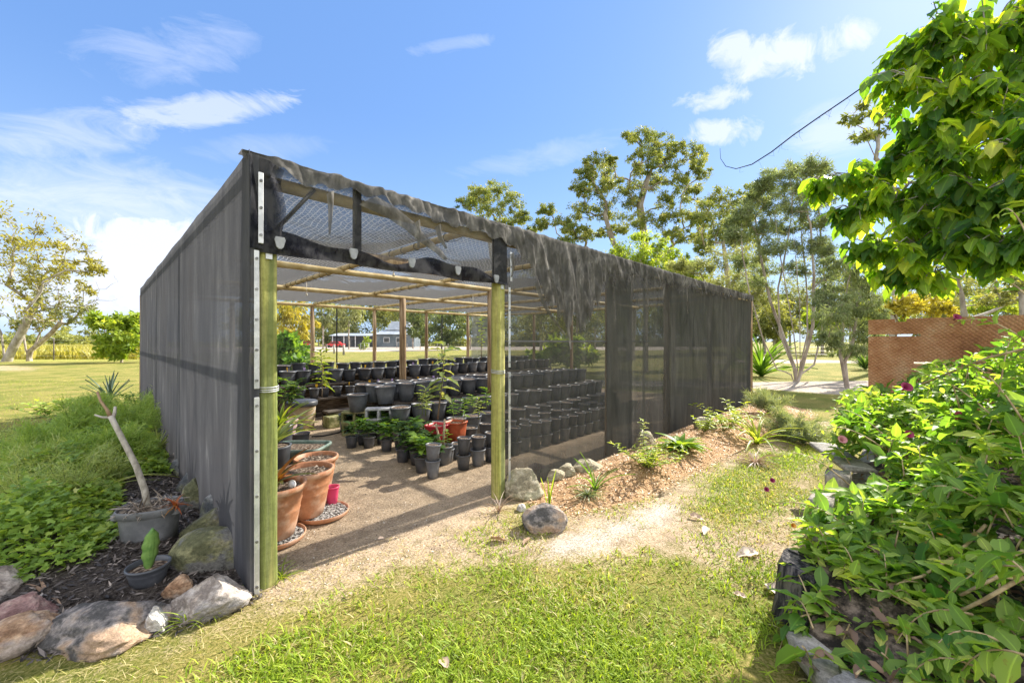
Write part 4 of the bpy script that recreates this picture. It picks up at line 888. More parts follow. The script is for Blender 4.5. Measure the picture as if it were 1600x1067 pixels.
M_rblue = rockmat('blue_grey_boulder', [(.3, (.10,.11,.12)), (.5, (.20,.21,.21)), (.7, (.32,.32,.30))], [(.5, (.24,.25,.14,0)), (.7, (.24,.25,.13,.6))], 3)
M_rtan = rockmat('orange_tan_rock', [(.3, (.28,.16,.09)), (.5, (.48,.31,.19)), (.7, (.62,.47,.33))], [(.5, (.35,.30,.27,0)), (.72, (.33,.29,.27,.7))], 3.5)
M_rred = rockmat('reddish_rock', [(.3, (.20,.11,.10)), (.5, (.34,.21,.19)), (.7, (.45,.33,.28))], None, 3.5)
M_rwhite = rockmat('white_quartz', [(.3, (.45,.43,.40)), (.5, (.62,.60,.57)), (.7, (.74,.73,.71))], None, 5)
M_rsand = rockmat('sandstone', [(.3, (.24,.21,.14)), (.5, (.42,.37,.26)), (.7, (.56,.51,.39))], [(.5, (.24,.24,.15,0)), (.7, (.22,.23,.13,.6))], 3.5)
import bmesh
def ico(sub):
    bm = bmesh.new(); bmesh.ops.create_icosphere(bm, subdivisions=sub, radius=1); v = np.array([q.co[:] for q in bm.verts]); f = [tuple(q.index for q in fc.verts) for fc in bm.faces]; bm.free(); return v, f
IV, IF = ico(5)
def rock(c, dims, rz, mat, label, seed, cuts=5, rough=.07, sink=.35, tilt=(0, 0), cat='rock', group=None):
    """c: the ground point under the middle; dims: full width, depth, height above ground"""
    g = np.random.default_rng(seed); v = IV.copy()
    d = g.normal(size=(cuts, 3)); d[:, 2] = np.abs(d[:, 2])*.7; d /= np.linalg.norm(d, axis=1, keepdims=True)
    for k in range(cuts):
        lim = g.uniform(.5, .8); s = v@d[k]; ex = np.maximum(0, s-lim); v -= ex[:, None]*d[k][None]*.97
    off = g.uniform(0, 50, 3)
    nz = np.array([mnoise.fractal(Vector(p*1.4+off), .9, 2.1, 4) for p in IV]); nz2 = np.array([mnoise.fractal(Vector(p*5+off), .8, 2.2, 4) for p in IV])
    nz3 = np.array([mnoise.fractal(Vector((p[0]*9, p[1]*9, p[2]*16))+Vector(off), .7, 2.2, 4) for p in IV]); v *= (1+rough*1.6*nz+rough*.7*nz2+rough*.28*nz3)[:, None]
    mx = np.abs(v).max(0); v /= mx
    v[:, 2] = (v[:, 2]+1)/2*(1+sink)-sink
    v = v*np.array([dims[0]/2, dims[1]/2, dims[2]])
    Mx = Matrix.Rotation(tilt[0], 3, 'X')@Matrix.Rotation(tilt[1], 3, 'Y'); v = v@np.array(Mx).T
    m = MB().add(v, IF, 0, True); o = m.build('rock' if cat == 'rock' else cat, mat, None); o.location = V(c); o.rotation_euler.z = rz
    return tag(o, label, cat, group)
RZ0 = TH-R(90)
def rock_px(x0, x1, ybase, depth, h, mat, label, seed, rz=0.0, zg=None, **k):
    z = .0 if zg is None else zg; t = (H0-z)*F/(ybase-533.5)+depth*.5; w = (x1-x0)/F*t; c = GX((x0+x1)/2, t, z)
    return rock(c, (w, depth, h), RZ0+rz, mat, label, seed, **k)
rock_px(270, 384, 908, .36, .25, M_rgreen, 'big rounded greenish boulder against the front corner of the black wall', 3, cuts=1, rough=.035)
rock_px(286, 354, 862, .28, .27, M_rgreen, 'rounded olive boulder just behind the big greenish one', 4, cuts=1, rough=.035)
rock_px(312, 362, 838, .20, .30, M_rblue, 'rounded blue grey stone with a sandy seam behind the olive boulder', 5, cuts=1, rough=.03)
rock_px(288, 338, 800, .26, .28, M_rgreen, 'brownish boulder beside the oval grey tub', 6, cuts=4, rough=.04)
rock_px(278, 312, 772, .24, .20, M_rblue, 'smooth blue grey stone by the wall beyond the oval tub', 7, cuts=3, rough=.03)
rock_px(262, 292, 748, .26, .18, M_rblue, 'dark grey stone by the wall, second beyond the oval tub', 8, cuts=3, rough=.03)
rock_px(262, 290, 735, .25, .22, M_rgrey, 'dull brown grey stone by the wall among green leaves', 9, cuts=4)
rock_px(256, 274, 712, .24, .26, M_rgreen, 'small upright greenish stone by the wall far along the bed', 10, cuts=3, rough=.03)
rock_px(238, 256, 712, .20, .20, M_rgrey, 'small jagged grey stone left of the upright greenish one', 11, cuts=6)
rock_px(232, 268, 700, .35, .26, M_rblue, 'low dark stone at the far end of the stone edging', 12, cuts=4)
rock_px(80, 262, 1042, .46, .15, M_rgrey, 'large flat grey slab with orange underside at the bed edge', 21, R(18), cuts=6, tilt=(R(6), R(-4)))
rock_px(262, 398, 978, .32, .19, M_rpale, 'long pale sandstone block at the foot of the green post', 22, R(12), cuts=6, tilt=(R(4), R(-8)))
rock_px(258, 308, 942, .14, .12, M_rtan, 'small tan stone behind the long pale block', 23, R(10), cuts=5)
rock_px(226, 259, 998, .10, .13, M_rwhite, 'small white quartz stone between the two big slabs', 24, cuts=6)
rock_px(-30, 42, 962, .30, .18, M_rpale, 'pale tan rock at the picture corner of the garden edging', 25, R(20), cuts=6)
rock_px(-20, 78, 1003, .26, .13, M_rred, 'dusky red rock lying in the garden edging', 26, R(28), cuts=6, tilt=(R(8), R(-6)))
rock_px(-30, 84, 1042, .30, .13, M_rtan, 'orange tan rock in front of the dusky red one', 27, R(25), cuts=6, tilt=(R(6), R(-6)))
rock_px(-20, 78, 908, .22, .08, M_rtan, 'long low reddish tan rock behind the others', 28, R(14), cuts=5)
rock_px(55, 82, 960, .12, .07, M_rblue, 'small blue grey stone beside dead leaves', 29, cuts=4)
rock_px(785, 850, 784, .30, .27, M_rsand, 'sandstone boulder beside the right doorway post', 41, R(10), cuts=6, rough=.06)
rock_px(814, 888, 838, .28, .19, M_rgrey, 'flat topped grey rock in front of the sandstone boulder', 42, R(-12), cuts=5, rough=.05)
rock_px(836, 884, 752, .24, .11, M_rsand, 'small sandstone rock third from the right doorway post', 43, cuts=5)
rock_px(862, 906, 746, .26, .12, M_rsand, 'tan stone against the front cloth behind the bark mulch', 44, cuts=5)
rock_px(886, 946, 742, .30, .14, M_rsand, 'broad yellow grey stone against the front cloth', 45, cuts=5)
rock_px(822, 862, 744, .22, .11, M_rred, 'brownish red stone squeezed against the front cloth', 46, cuts=4)
rock_px(806, 822, 800, .08, .06, M_rwhite, 'little pinkish white stone at the foot of the doorway boulder', 47, cuts=4)
rock_px(985, 1030, 706, .26, .26, M_rsand, 'half buried stone behind the ferny clump', 48, cuts=5)
rock_px(1080, 1120, 684, .3, .30, M_rsand, 'half buried stone at the wall behind the broad leaved clump', 49, cuts=5)
# ------------------------------------------------------------------ left garden bed
M_tub = noise_mat('grey_tub_plastic', [(.3, (.13,.135,.14)), (.6, (.19,.195,.20)), (.8, (.27,.275,.28))], 4, 6, .5, (1,1,1), .1, 20, .002)
M_bark = noise_mat('grey_bark', [(.1, (.24,.22,.19)), (.5, (.38,.35,.30)), (.9, (.50,.47,.42))], 26, 8, .85, (1,1,.6), .5, 30, .006)
M_fibre = leaf_mat('dry_fibre', [(0, (.05,.04,.03)), (.5, (.20,.16,.12)), (1, (.42,.35,.27))], .0)
tp = GX(235, 2.90); zt = .03
tub = empty('oval_tub', (tp[0], tp[1], zt), 'grey oval plastic tub planted with a bare frangipani stem', 'tub', rz=RZ0+R(18))
MB().lathe([(.80, .0), (.88, .16), (.93, .25), (.935, .255), (1.02, .26), (1.03, .30), (1.0, .31), (.95, .30), (.93, .26)], 48, sx=.178, sy=.15, sq=.25).build('tub_body', M_tub, tub)
for sgn in (-1, 1): MB().box((sgn*.170, 0, .262), (.055, .15, .055), bevel=.012).build('grip', M_tub, tub)
MB().lathe([(.94, .275), (.6, .285), (.002, .29)], 40, sx=.178, sy=.15, sq=.25, cap0=False).build('soil', M_mix, tub)
k = 420; an = rng.uniform(0, 6.28, k); rr = np.sqrt(rng.random(k)); O = np.stack([.158*rr*np.cos(an), .132*rr*np.sin(an), .29+.02*rng.random(k)], 1)
scatter('dry_fibre', T_blade(.09, .1), O, unit(k)*np.array([1,1,.25]), unit(k)*.5+np.array([0,0,1]), rng.uniform(.05, .13, k), rng.random(k), M_fibre, tub)['kind'] = 'stuff'
o = MB().lathe([(.95, 0), (1.0, .02), (1.03, .032), (.98, .03), (.9, .012)], 44, sx=.18, sy=.15, sq=.25).build('plant_saucer', M_terra, None); o.location = (tp[0], tp[1], -.0+.012); o.rotation_euler.z = RZ0+R(18); tag(o, 'terracotta saucer under the oval grey tub', 'saucer')
tb = at(233, 797, 2.88); st = [tb-(0,0,.04), at(226, 765, 2.88), at(213, 728, 2.87), at(196, 695, 2.86), at(180, 664, 2.85), at(173, 650, 2.85)]
fr = empty('frangipani', tb, 'leaning bare frangipani stem with two stubby branches in the oval tub', 'plant')
MB().tube(st, [.022, .020, .0185, .0175, .017, .017], 14, wob=.03).build('stem', M_bark, fr, tb)
M_redstem = noise_mat('reddish_stem', [(.1, (.24,.15,.09)), (.9, (.38,.27,.17))], 8, 4, .7, bump=.15)
MB().tube([at(174, 653, 2.85), at(167, 640, 2.84), at(157, 626, 2.83), at(152, 612, 2.83)], [.015, .010, .008, .007], 9).build('branch', M_redstem, fr, tb)
MB().tube([at(175, 655, 2.85), at(179, 645, 2.87), at(180, 635, 2.88)], [.015, .011, .008], 9).build('branch', M_bark, fr, tb)
MB().tube([at(173, 652, 2.85), at(160, 652, 2.84), at(148, 648, 2.83)], [.011, .008, .006], 8).build('branch', M_bark, fr, tb)
rosette('dried_bromeliad', at(275, 790, 2.88), 16, .10, .16, L_brom, 'dried reddish rosette in the oval tub', up=(.2, 1.2), curl=.6, tint=(.85, .15))
cp = GX(232, 2.46); single('nursery_pot', M_pot, (cp[0], cp[1], .0), .103, .155, 'small black pot on the dark mulch holding a cactus pad', taper=.70, n=28)
def cactus(p):
    o = empty('cactus', p, 'single upright green cactus pad with wavy edges in the small black pot', 'cactus'); n = 16; m = MB(); P = []
    for i in range(n+1):
        u = i/n; w = .040*(math.sin(min(1, u*1.6+.25)*math.pi*.5))*(1-max(0, u-.7)**1.5*5.4)*(1+.10*math.sin(u*24)); P.append((max(w, .003), u*.235))
    for a in (0, 1.2, 2.3):
        prof = []; 
        vs = []; fs = []
        for i, (w, z) in enumerate(P):
            for q in ((-w, 0), (-w*.5, .011), (0, .015), (w*.5, .011), (w, 0), (w*.5, -.011), (0, -.015), (-w*.5, -.011)):
                s_ = 1 if a == 0 else .55; vs.append((q[0]*s_*math.cos(a)-q[1]*math.sin(a)+z*.08, q[0]*s_*math.sin(a)+q[1]*math.cos(a), z*(1 if a == 0 else .9)))
        for i in range(n):
            for k in range(8): fs.append((i*8+k, i*8+(k+1) % 8, i*8+8+(k+1) % 8, i*8+8+k))
        fs.append(tuple(range(n*8, n*8+8))); m.add(vs, fs, 0, True)
    b = m.build('pad', M_cactus, o); o.rotation_euler.z = RZ0+R(50); return o
M_cactus = noise_mat('cactus_skin', [(.3, (.09,.19,.04)), (.6, (.17,.29,.07)), (.8, (.28,.38,.12))], 6, 5, .5, bump=.15)
cactus((cp[0], cp[1], .13))
# low leafy cover
L_pars = leaf_mat('parsley_leaf', [(0, (.10,.18,.035)), (.5, (.235,.37,.075)), (.85, (.38,.48,.11)), (1, (.54,.56,.20))], .4)
n = 36000; x = rng.uniform(-1.55, -.02, n); y = rng.uniform(-.4, 6.0, n)
CVP = inpoly(x, y, gp([(-150, 960), (30, 925), (110, 915), (165, 885), (176, 850), (182, 770), (270, 745), (275, 690), (235, 650), (100, 600), (-200, 640)]))
cover = ss(inpoly(x, y, BEDP), -.06, .1)*(CVP > -.04*rng.random(n))
k = rng.random(n) < cover; x, y, CVP = x[k], y[k], CVP[k]; n = len(x)
ch = (.04+.48*fbm(x*3.1, y*3.1)**1.3)*ss(inpoly(x, y, BEDP), -.03, .25)*ss(CVP, -.10, .34); z = height(x, y)+.02+ch*(.15+.85*rng.random(n)**.6)
A = unit(n)*np.array([1, 1, .45]); tag(scatter('leafy_ground_cover', T_lobed(.95), np.stack([x, y, z], 1), A, np.array([[0, 0, 1.]])+.55*unit(n), rng.uniform(.035, .075, n), np.clip(rng.normal(.45, .2, n)+.35*(fbm(x*1.7, y*1.7+9)-.5), 0, 1), L_pars), kind='stuff')
n2 = 2600; i = rng.integers(0, n, n2); b = np.stack([x[i], y[i], height(x[i], y[i])], 1); d = np.stack([x[i], y[i], z[i]], 1)-b+.04*unit(n2); tag(scatter('leafy_cover_stalks', T_blade(.010, 0), b, d, unit(n2), np.linalg.norm(d, axis=1), np.full(n2, .5), L_pars), kind='stuff')
L_feath = leaf_mat('feathery_leaf', [(0, (.12,.21,.05)), (.5, (.25,.38,.09)), (1, (.42,.52,.16))], .35)
L_feath2 = leaf_mat('pale_feathery_leaf', [(0, (.16,.24,.08)), (.5, (.31,.40,.13)), (1, (.50,.54,.24))], .35)
def feathery(c, h, r, n, label, mat=L_feath, cat='fern', ln=(.05, .11)):
    o = empty('feathery_plant', c, label, cat); st = 26; O = []; A = []; m = MB()
    for s in range(st):
        a = rng.uniform(0, 6.28); q = r*rng.random()**.6; tip = np.array([q*math.cos(a), q*math.sin(a), h*rng.uniform(.55, 1.05)*(1-.35*(q/r)**2)]); P = [tip*np.array([u**1.4, u**1.4, u]) for u in np.linspace(0, 1, 5)]; m.tube(P, [.004, .0035, .003, .002, .0012], 4)
        for _ in range(n//st):
            u = rng.uniform(.25, 1)**.8; b = tip*np.array([u**1.4, u**1.4, u])+rng.normal(0, .025*h/.5, 3); O.append(b); A.append(unit(1)[0]*.9+tip/h*.7)
    m.build('stem', M_stem, o); k = len(O); scatter('foliage', T_blade(.06, .25), O, np.array(A), unit(k), rng.uniform(*ln, k), np.clip(rng.normal(.5, .22, k), 0, 1), mat, o); return o
for i, (px, t, h, r, lab) in enumerate([(120, 5.0, .50, .42, 'feathery green fennel clump nearest the lawn edge'), (205, 5.6, .55, .42, 'feathery fennel clump behind the frangipani stem'), (60, 4.2, .42, .40, 'feathery clump at the left edge of the bed'), (235, 6.6, .50, .38, 'feathery clump close to the black wall'), (150, 6.4, .42, .4, 'feathery clump in front of the blue agave'), (185, 4.5, .34, .34, 'low feathery clump beside the bare stem'), (262, 6.0, .38, .26, 'small feathery clump touching the black wall'), (110, 4.0, .33, .36, 'low feathery clump in the bright green cover')]):
    c = GX(px, t); c[2] = hz_(c[0], c[1]); feathery(c, h*1.35, r, 5200, lab, ln=(.05, .12))
for i, (px, t, h, r, lab) in enumerate([(30, 3.2, .36, .30, 'pale feathery clump among clover like leaves near the rocks'), (105, 3.3, .40, .28, 'pale feathery clump left of the grey tub'), (60, 3.7, .45, .34, 'tall pale feathery clump in the bright leafy cover'), (165, 3.9, .36, .26, 'small pale feathery clump behind the grey tub'), (15, 4.6, .5, .4, 'broad pale feathery clump at the lawn side of the bed')]):
    c = GX(px, t); c[2] = hz_(c[0], c[1]); feathery(c, h*1.15, r, 2200, lab, L_feath2, ln=(.04, .10))
for i, (px, py, t, h, r) in enumerate([(70, 640, 8.0, .30, .3), (130, 615, 8.4, .35, .35), (215, 612, 8.6, .42, .38)]):
    c = GX(px, t); c[2] = hz_(c[0], c[1])+.02; leafy('leafy_plant', c, h, 90, .13, L_pars, ['low leafy plant where the bed meets the lawn', 'leafy green plant at the far end of the bed', 'bright leafy plant by the wall behind the agave'][i], 'plant', stems=9, spread=r*1.6, w=.6)
c = GX(172, 8.6, .25); rosette('agave', c, 22, .62, .085, L_blue, 'blue green spiky agave at the far end of the left bed', up=(.55, 1.5), curl=.10, keel=.03)
c = GX(248, 5.2, .12); rosette('fan_palm_seedling', c, 26, .42, .035, L_pale, 'pale fan shaped palm seedling near the black wall', up=(.35, 1.5), curl=.15)
c = GX(160, 3.7, .1); rosette('strappy_lily', c, 9, .48, .05, L_pale, 'pale drooping strappy plant in the bright green cover', up=(.6, 1.3), curl=.9)
c = GX(325, 3.9, .02); leafy('weed', c, .22, 14, .07, L_bright, 'small bright weed growing between stones and black wall', 'weed', w=.5)
# dead leaves piled beside the slab
L_dead = leaf_mat('dead_leaf', [(0, (.14,.09,.06)), (.35, (.30,.20,.13)), (.65, (.47,.34,.24)), (1, (.66,.56,.46))], .1, (1.2,1,.8))
c = GX(75, 2.32, .02); rosette('dead_rosette', c, 20, .18, .12, L_dead, 'dried grey brown rosette among the left rocks', up=(.1, 1.2), curl=.7, tint=(.25, .2))
for i, (px, py, s, lab) in enumerate([(765, 845, .14, 'curled orange brown leaf on dry grass before the doorway'), (1075, 808, .13, 'pale dry leaf lying on the path centre'), (1105, 828, .12, 'thin pale leaf right of the path centre'), (1185, 868, .17, 'large pale dry leaf near the old sleepers'), (1196, 916, .17, 'brown curled leaf beside the burnt stump'), (1145, 930, .08, 'small brown leaf on the lawn near the sleepers'), (700, 1050, .09, 'small tan leaf lying in the bright lawn'), (830, 845, .10, 'brown leaf under the flat topped grey rock'), (870, 835, .10, 'brown leaf right of the flat topped grey rock'), (590, 845, .05, 'tiny leaf on sand in the doorway shadow'), (1190, 820, .06, 'tiny brown leaf on bare soil'), (550, 935, .05, 'tiny leaf on straw at the lawn edge')]):
    p = G(px, py); p[2] += .02+float(height(np.array(p[0]), np.array(p[1]))); a = rng.uniform(0, 6.28); 
    o = scatter('fallen_leaf', T_leaf(.5, .14, -.22), np.zeros((1, 3)), np.array([[math.cos(a), math.sin(a), .08]]), np.array([[rng.normal(0, .3), rng.normal(0, .3), 1]]), np.array([s]), np.array([.45+.5*rng.random() if i else .4]), L_dead); o.location = V(p); tag(o, lab, 'leaf')
# weeds at the foot of the post
for i, (px, py, lab) in enumerate([(418, 905, 'grassy tuft at the foot of the green door post'), (290, 975, 'weedy tuft in front of the pale block'), (330, 962, 'thin weed growing up past the pale block'), (440, 905, 'low weed in the shadow by the green door post'), (780, 800, 'dry straw tuft at the foot of the right door post')]):
    p = G(px, py); rosette('grass_tuft', p, 18, .15 if i < 4 else .2, .05, L_lime if i < 4 else L_dead, lab, 'weed', up=(.4, 1.4), curl=.5)
# ------------------------------------------------------------------ front bed plants
def onbed(px, py):
    p = G(px, py, .2); p[2] = hz_(p[0], p[1]); return p
p = onbed(857, 762); rosette('strappy_bulb', p, 4, .36, .07, L_lime, 'two or three upright lime blades near the sandstone boulder', up=(1.3, 1.5), curl=.1)
p = onbed(930, 742); rosette('strappy_bulb', p, 12, .40, .05, L_bright, 'taller strappy bulb clump in the bark mulch', up=(.7, 1.5), curl=.45)
p = onbed(918, 745); rosette('silver_dianthus', p, 60, .20, .05, L_grey, 'low silvery spreading clump beside the strappy bulbs', up=(.1, .9), curl=.4)
p = onbed(850, 778); feathery(p, .10, .10, 1500, 'tiny bright moss cushion by the sandstone boulder', L_lime, 'plant', (.02, .04))
p = onbed(1012, 716); leafy('ferny_plant', p, .24, 300, .085, L_lime, 'yellow green ferny clump on the bark mulch', 'plant', stems=24, spread=.50, w=.3)
p = onbed(1005, 705); leafy('seed_stalk_plant', p, .46, 26, .09, L_pale, 'taller pale flower stalk rising behind the ferny clump', 'plant', w=.3)
p = onbed(1063, 692); 
rosette('broad_leaf_clump', p, 54, .34, .30, L_bright, 'glossy broad leaved clump in the middle of the mulch bed', up=(.25, 1.1), curl=.45, tint=(.65, .22), keel=.04)
p = onbed(1100, 668); leafy('leafy_weed', p, .24, 80, .09, L_lime, 'leafy yellow green weed behind the broad leaved clump', 'plant', stems=7, spread=.4, w=.45)
p = onbed(1130, 665); leafy('leafy_weed', p, .27, 80, .10, L_lime, 'second yellow green weed nearer the far wall end', 'plant', stems=7, spread=.5, w=.45)
p = onbed(1150, 655); leafy('leafy_weed', p, .30, 120, .11, L_lime, 'spreading lime weed at the far wall end', 'plant', stems=9, spread=.9, w=.45)
p = onbed(1183, 672); rosette('strappy_lily', p, 18, .72, .06, L_lime, 'large arching strappy lily at the end of the mulch bed', up=(.4, 1.4), curl=.7)
p = onbed(1226, 664); feathery(p, .46, .5, 6000, 'grey green rosemary like shrub at the far end of the bed', L_grey, 'shrub', (.06, .13))
p = onbed(1200, 640); feathery(p, .52, .42, 4500, 'taller grey green shrub behind the arching lily', L_grey, 'shrub', (.06, .13))
p = onbed(1255, 672); feathery(p, .32, .36, 3000, 'low pale grey shrub at the right tip of the bed', L_grey, 'shrub', (.06, .12))
p = onbed(1180, 700); rosette('dry_tussock', p, 70, .30, .03, L_dead, 'dry straw coloured tussock on the lower mulch slope', up=(.2, 1.2), curl=.5, tint=(.8, .15))
# ------------------------------------------------------------------ raised bed of old sleepers on the right
M_sleep = noise_mat('weathered_sleeper', speck=(50, .6, 1.2), stops=[(.0, (.20,.185,.165)), (.5, (.33,.31,.28)), (1, (.46,.43,.39))], scale=3, detail=9, rough=.95, stretch=(9,.7,9), bump=.9, bscale=5, bdist=.02)
M_sleepv = noise_mat('weathered_sleeper_end', speck=(50, .6, 1.2), stops=[(.0, (.22,.20,.165)), (.5, (.38,.34,.29)), (1, (.50,.46,.39))], scale=3, detail=9, rough=.95, stretch=(9,9,.7), bump=.9, bscale=5, bdist=.02)
M_char = noise_mat('charred_timber', [(.3, (.012,.012,.014)), (.5, (.05,.048,.055)), (.7, (.17,.155,.14))], 6, 9, .95, (4,4,.6), 1.0, 8, .03)
RB = np.random.default_rng(5)
def sleeper(p0, p1, w, h, mat, label):
    p0 = np.array(p0, float); p1 = np.array(p1, float); d = p1-p0; ln = np.linalg.norm(d); k = 14; nn = 16; vs = []; fs = []
    c = (p0+p1)/2; ux = d/ln; uy = np.cross((0, 0, 1.), ux) if abs(ux[2]) < .8 else np.array([0, 1., 0]); uy /= np.linalg.norm(uy); uz = np.cross(ux, uy)
    for i in range(k+1):
        u = i/k
        for j in range(nn):
            a = 2*math.pi*j/nn; e = .25; ca, sa = math.cos(a), math.sin(a); q = (abs(ca)**(2/e)+abs(sa)**(2/e))**(-e/2); r = 1+.035*(mnoise.noise(Vector((u*ln*3, ca*2, sa*2))+Vector(p0*3))+.6*mnoise.noise(Vector((u*ln*2, ca*7, sa*7))))
            vs.append(p0+d*u-c+uy*ca*q*r*w/2+uz*sa*q*r*h/2+ux*(.012*RB.normal() if i in (0, k) else 0))
    for i in range(k):
        for j in range(nn): fs.append((i*nn+j, i*nn+(j+1) % nn, (i+1)*nn+(j+1) % nn, (i+1)*nn+j))
    fs += [tuple(range(nn-1, -1, -1)), tuple(range(k*nn, k*nn+nn))]
    o = MB().add(vs, fs, 0, True).build('sleeper', mat, None); o.location = V(c); return tag(o, label, 'sleeper')
sleeper((1.66, -2.50, .10), (1.17, -2.97, .02), .21, .10, M_sleep, 'grey weathered sleeper lying at the near corner of the raised bed')
st_p = GX(1262, 2.2); o = MB().tube([(st_p[0], st_p[1], -.05), (st_p[0]+.005, st_p[1], .10), (st_p[0], st_p[1]+.01, .22), (st_p[0], st_p[1], .30)], [.155, .15, .145, .13], 18, wob=.09).build('burnt_stump', M_char, None, st_p); tag(o, 'short charred stump post at the near end of the raised bed', 'stump')
m = MB(); vs = [(st_p[0]+.128*math.cos(a), st_p[1]+.128*math.sin(a)) for a in np.linspace(2.2, 4.6, 12)]
sleeper((2.66, -2.42, -.05), (2.66, -2.42, .47), .13, .20, M_sleepv, 'upright grey sleeper with a charred top beside the stump')
sleeper((2.30, -2.46, -.05), (2.30, -2.46, .40), .13, .22, M_sleepv, 'upright sleeper half hidden by the vine in the bed edge')
sleeper((3.30, -2.44, -.05), (3.30, -2.44, .50), .15, .24, M_sleepv, 'upright pale sleeper under the slanting plank')
sleeper((2.50, -2.52, .16), (6.2, -2.52, .16), .14, .30, M_sleep, 'long sleeper forming the side of the raised bed')
q0 = at(1285, 695, 4.05); q1 = at(1345, 735, 3.3)
sleeper(q0, q1, .22, .045, M_sleep, 'flat weathered plank slanting on top of the bed edge')
sleeper((1.40, -2.62, .06), (1.40, -4.6, .06), .2, .2, M_sleep, 'sleeper closing the near end of the raised bed')
rs = np.array([[(xx, yy, .26+.10*float(fbm(np.array(xx*2), np.array(yy*2)))-.18*float(ss(2.1-xx, 0, .6))) for yy in np.linspace(-5.2, -2.5, 30)] for xx in np.linspace(1.45, 6.4, 50)]); tag(MB().grid(rs).build('bed_soil', noise_mat('leafy_soil', [(.3, (.02,.016,.013)), (.5, (.09,.07,.055)), (.7, (.24,.19,.15))], 12, 8, .95, bump=.9, bscale=30, bdist=.03), None), kind='structure')
n = 1500; x = rng.uniform(1.45, 5.5, n); y = rng.uniform(-4.8, -2.55, n); z = .30-.18*ss(2.1-x, 0, .6)+.05*rng.random(n)+.03
tag(scatter('leaf_litter', T_leaf(.42, .12, -.2), np.stack([x, y, z], 1), unit(n)*np.array([1, 1, .3]), unit(n)*.6+np.array([0, 0, 1]), rng.uniform(.04, .09, n), np.clip(rng.normal(.10, .16, n), 0, 1), L_dead), kind='stuff')
# the vine
L_vine = leaf_mat('vine_leaf', [(0, (.07,.17,.04)), (.4, (.19,.31,.065)), (.75, (.34,.45,.095)), (1, (.54,.57,.15))], .5, (1.7,1.8,.5), .55, .3, True)
M_vstem = noise_mat('tan_vine_stem', [(.3, (.25,.18,.09)), (.7, (.46,.36,.20))], 12, 4, .7, bump=.15)
def Hc(x, y):
    d = -2.45-y
    return .33+.22*ss(x, 1.5, 2.6)+.47*ss(x, 2.4, 4.6)+.48*ss(d, .15, .95)*ss(x, 1.7, 2.8)-.25*ss(2.0-x, 0, .5)
vine = empty('flowering_vine', (3.2, -3.2, .3), 'sprawling green vine with maroon trumpet flowers over the sleeper bed', 'vine'); vo = np.array([3.2, -3.2, .3])
O = []; A = []; NN = []; S = []; T = []; vm = MB()
def shoot(b, tip, pairs, ll, thick=.0045, droop=.12, stem=True):
    b = np.array(b, float); tip = np.array(tip, float); mid = (b+tip)/2+np.array([0, 0, .35*np.linalg.norm(tip-b)*.5]); P = [(1-u)**2*b+2*u*(1-u)*mid+u*u*(tip-np.array([0, 0, droop*u*u])) for u in np.linspace(0, 1, 9)]
    if stem and thick > .005: MB().tube(P, [thick*(1-.65*i/8) for i in range(9)], 5).build('stem', M_vstem, vine, vo)
    elif stem: vm.tube(P, [thick*(1-.65*i/8) for i in range(9)], 5)
    tone = rng.normal(.48, .16); ph = rng.uniform(0, 3.14)
    for i in range(pairs):
        u = .15+.85*(i+1)/pairs; j = min(7, int(u*8)); q = P[j]+(P[j+1]-P[j])*(u*8-j); ax = P[j+1]-P[j]; ax = ax/(np.linalg.norm(ax)+1e-9)
        s1_ = np.cross(ax, (0, 0, 1.)); s1_ /= np.linalg.norm(s1_)+1e-9; s2_ = np.cross(s1_, ax); a = ph+i*1.57*.9
        side = math.cos(a)*s1_+math.sin(a)*s2_*.6
        for sg in (-1, 1):
            sz = ll*(1.0-.55*max(0, u-.55)/.45)*rng.uniform(.55, 1.2); O.append(q); A.append(sg*side+ax*(.45+.7*(u > .9))+np.array([0, 0, rng.normal(-.1, .22)])); NN.append(np.array([0, 0, 1.])+.35*ax+rng.normal(0, .25, 3)); S.append(sz); T.append(np.clip(tone+.30*(u-.6)+rng.normal(0, .15), 0, 1))
cnt = 0
while cnt < 860:
    x = rng.uniform(1.5, 5.6); y = rng.uniform(-4.2, -2.38)
    if x > 4.6 and rng.random() < .5: continue
    d = -2.45-y
    if 2.85 < x < 3.75 and y > -2.72: continue
    if x < 1.95 and y > -2.75 and rng.random() < .6: continue
    # a bare gap under the nearest stems
    if x < 2.15 and y < -3.05 and rng.random() < .6: continue
    if rng.random() > .55+.45*(d < .7): continue
    top = Hc(x, y)*rng.uniform(.72, 1.07); a = rng.uniform(0, 6.28); l = rng.uniform(.16, .34)
    base = (x-l*math.cos(a)*.8, min(-2.5, y-l*math.sin(a)*.5-.05), max(.2, top-l*.9)); out = max(0, (y+2.62))*2
    shoot(base, (x, y+.10*out, top), int(rng.integers(5, 8)), rng.uniform(.085, .15), stem=rng.random() < .6); cnt += 1
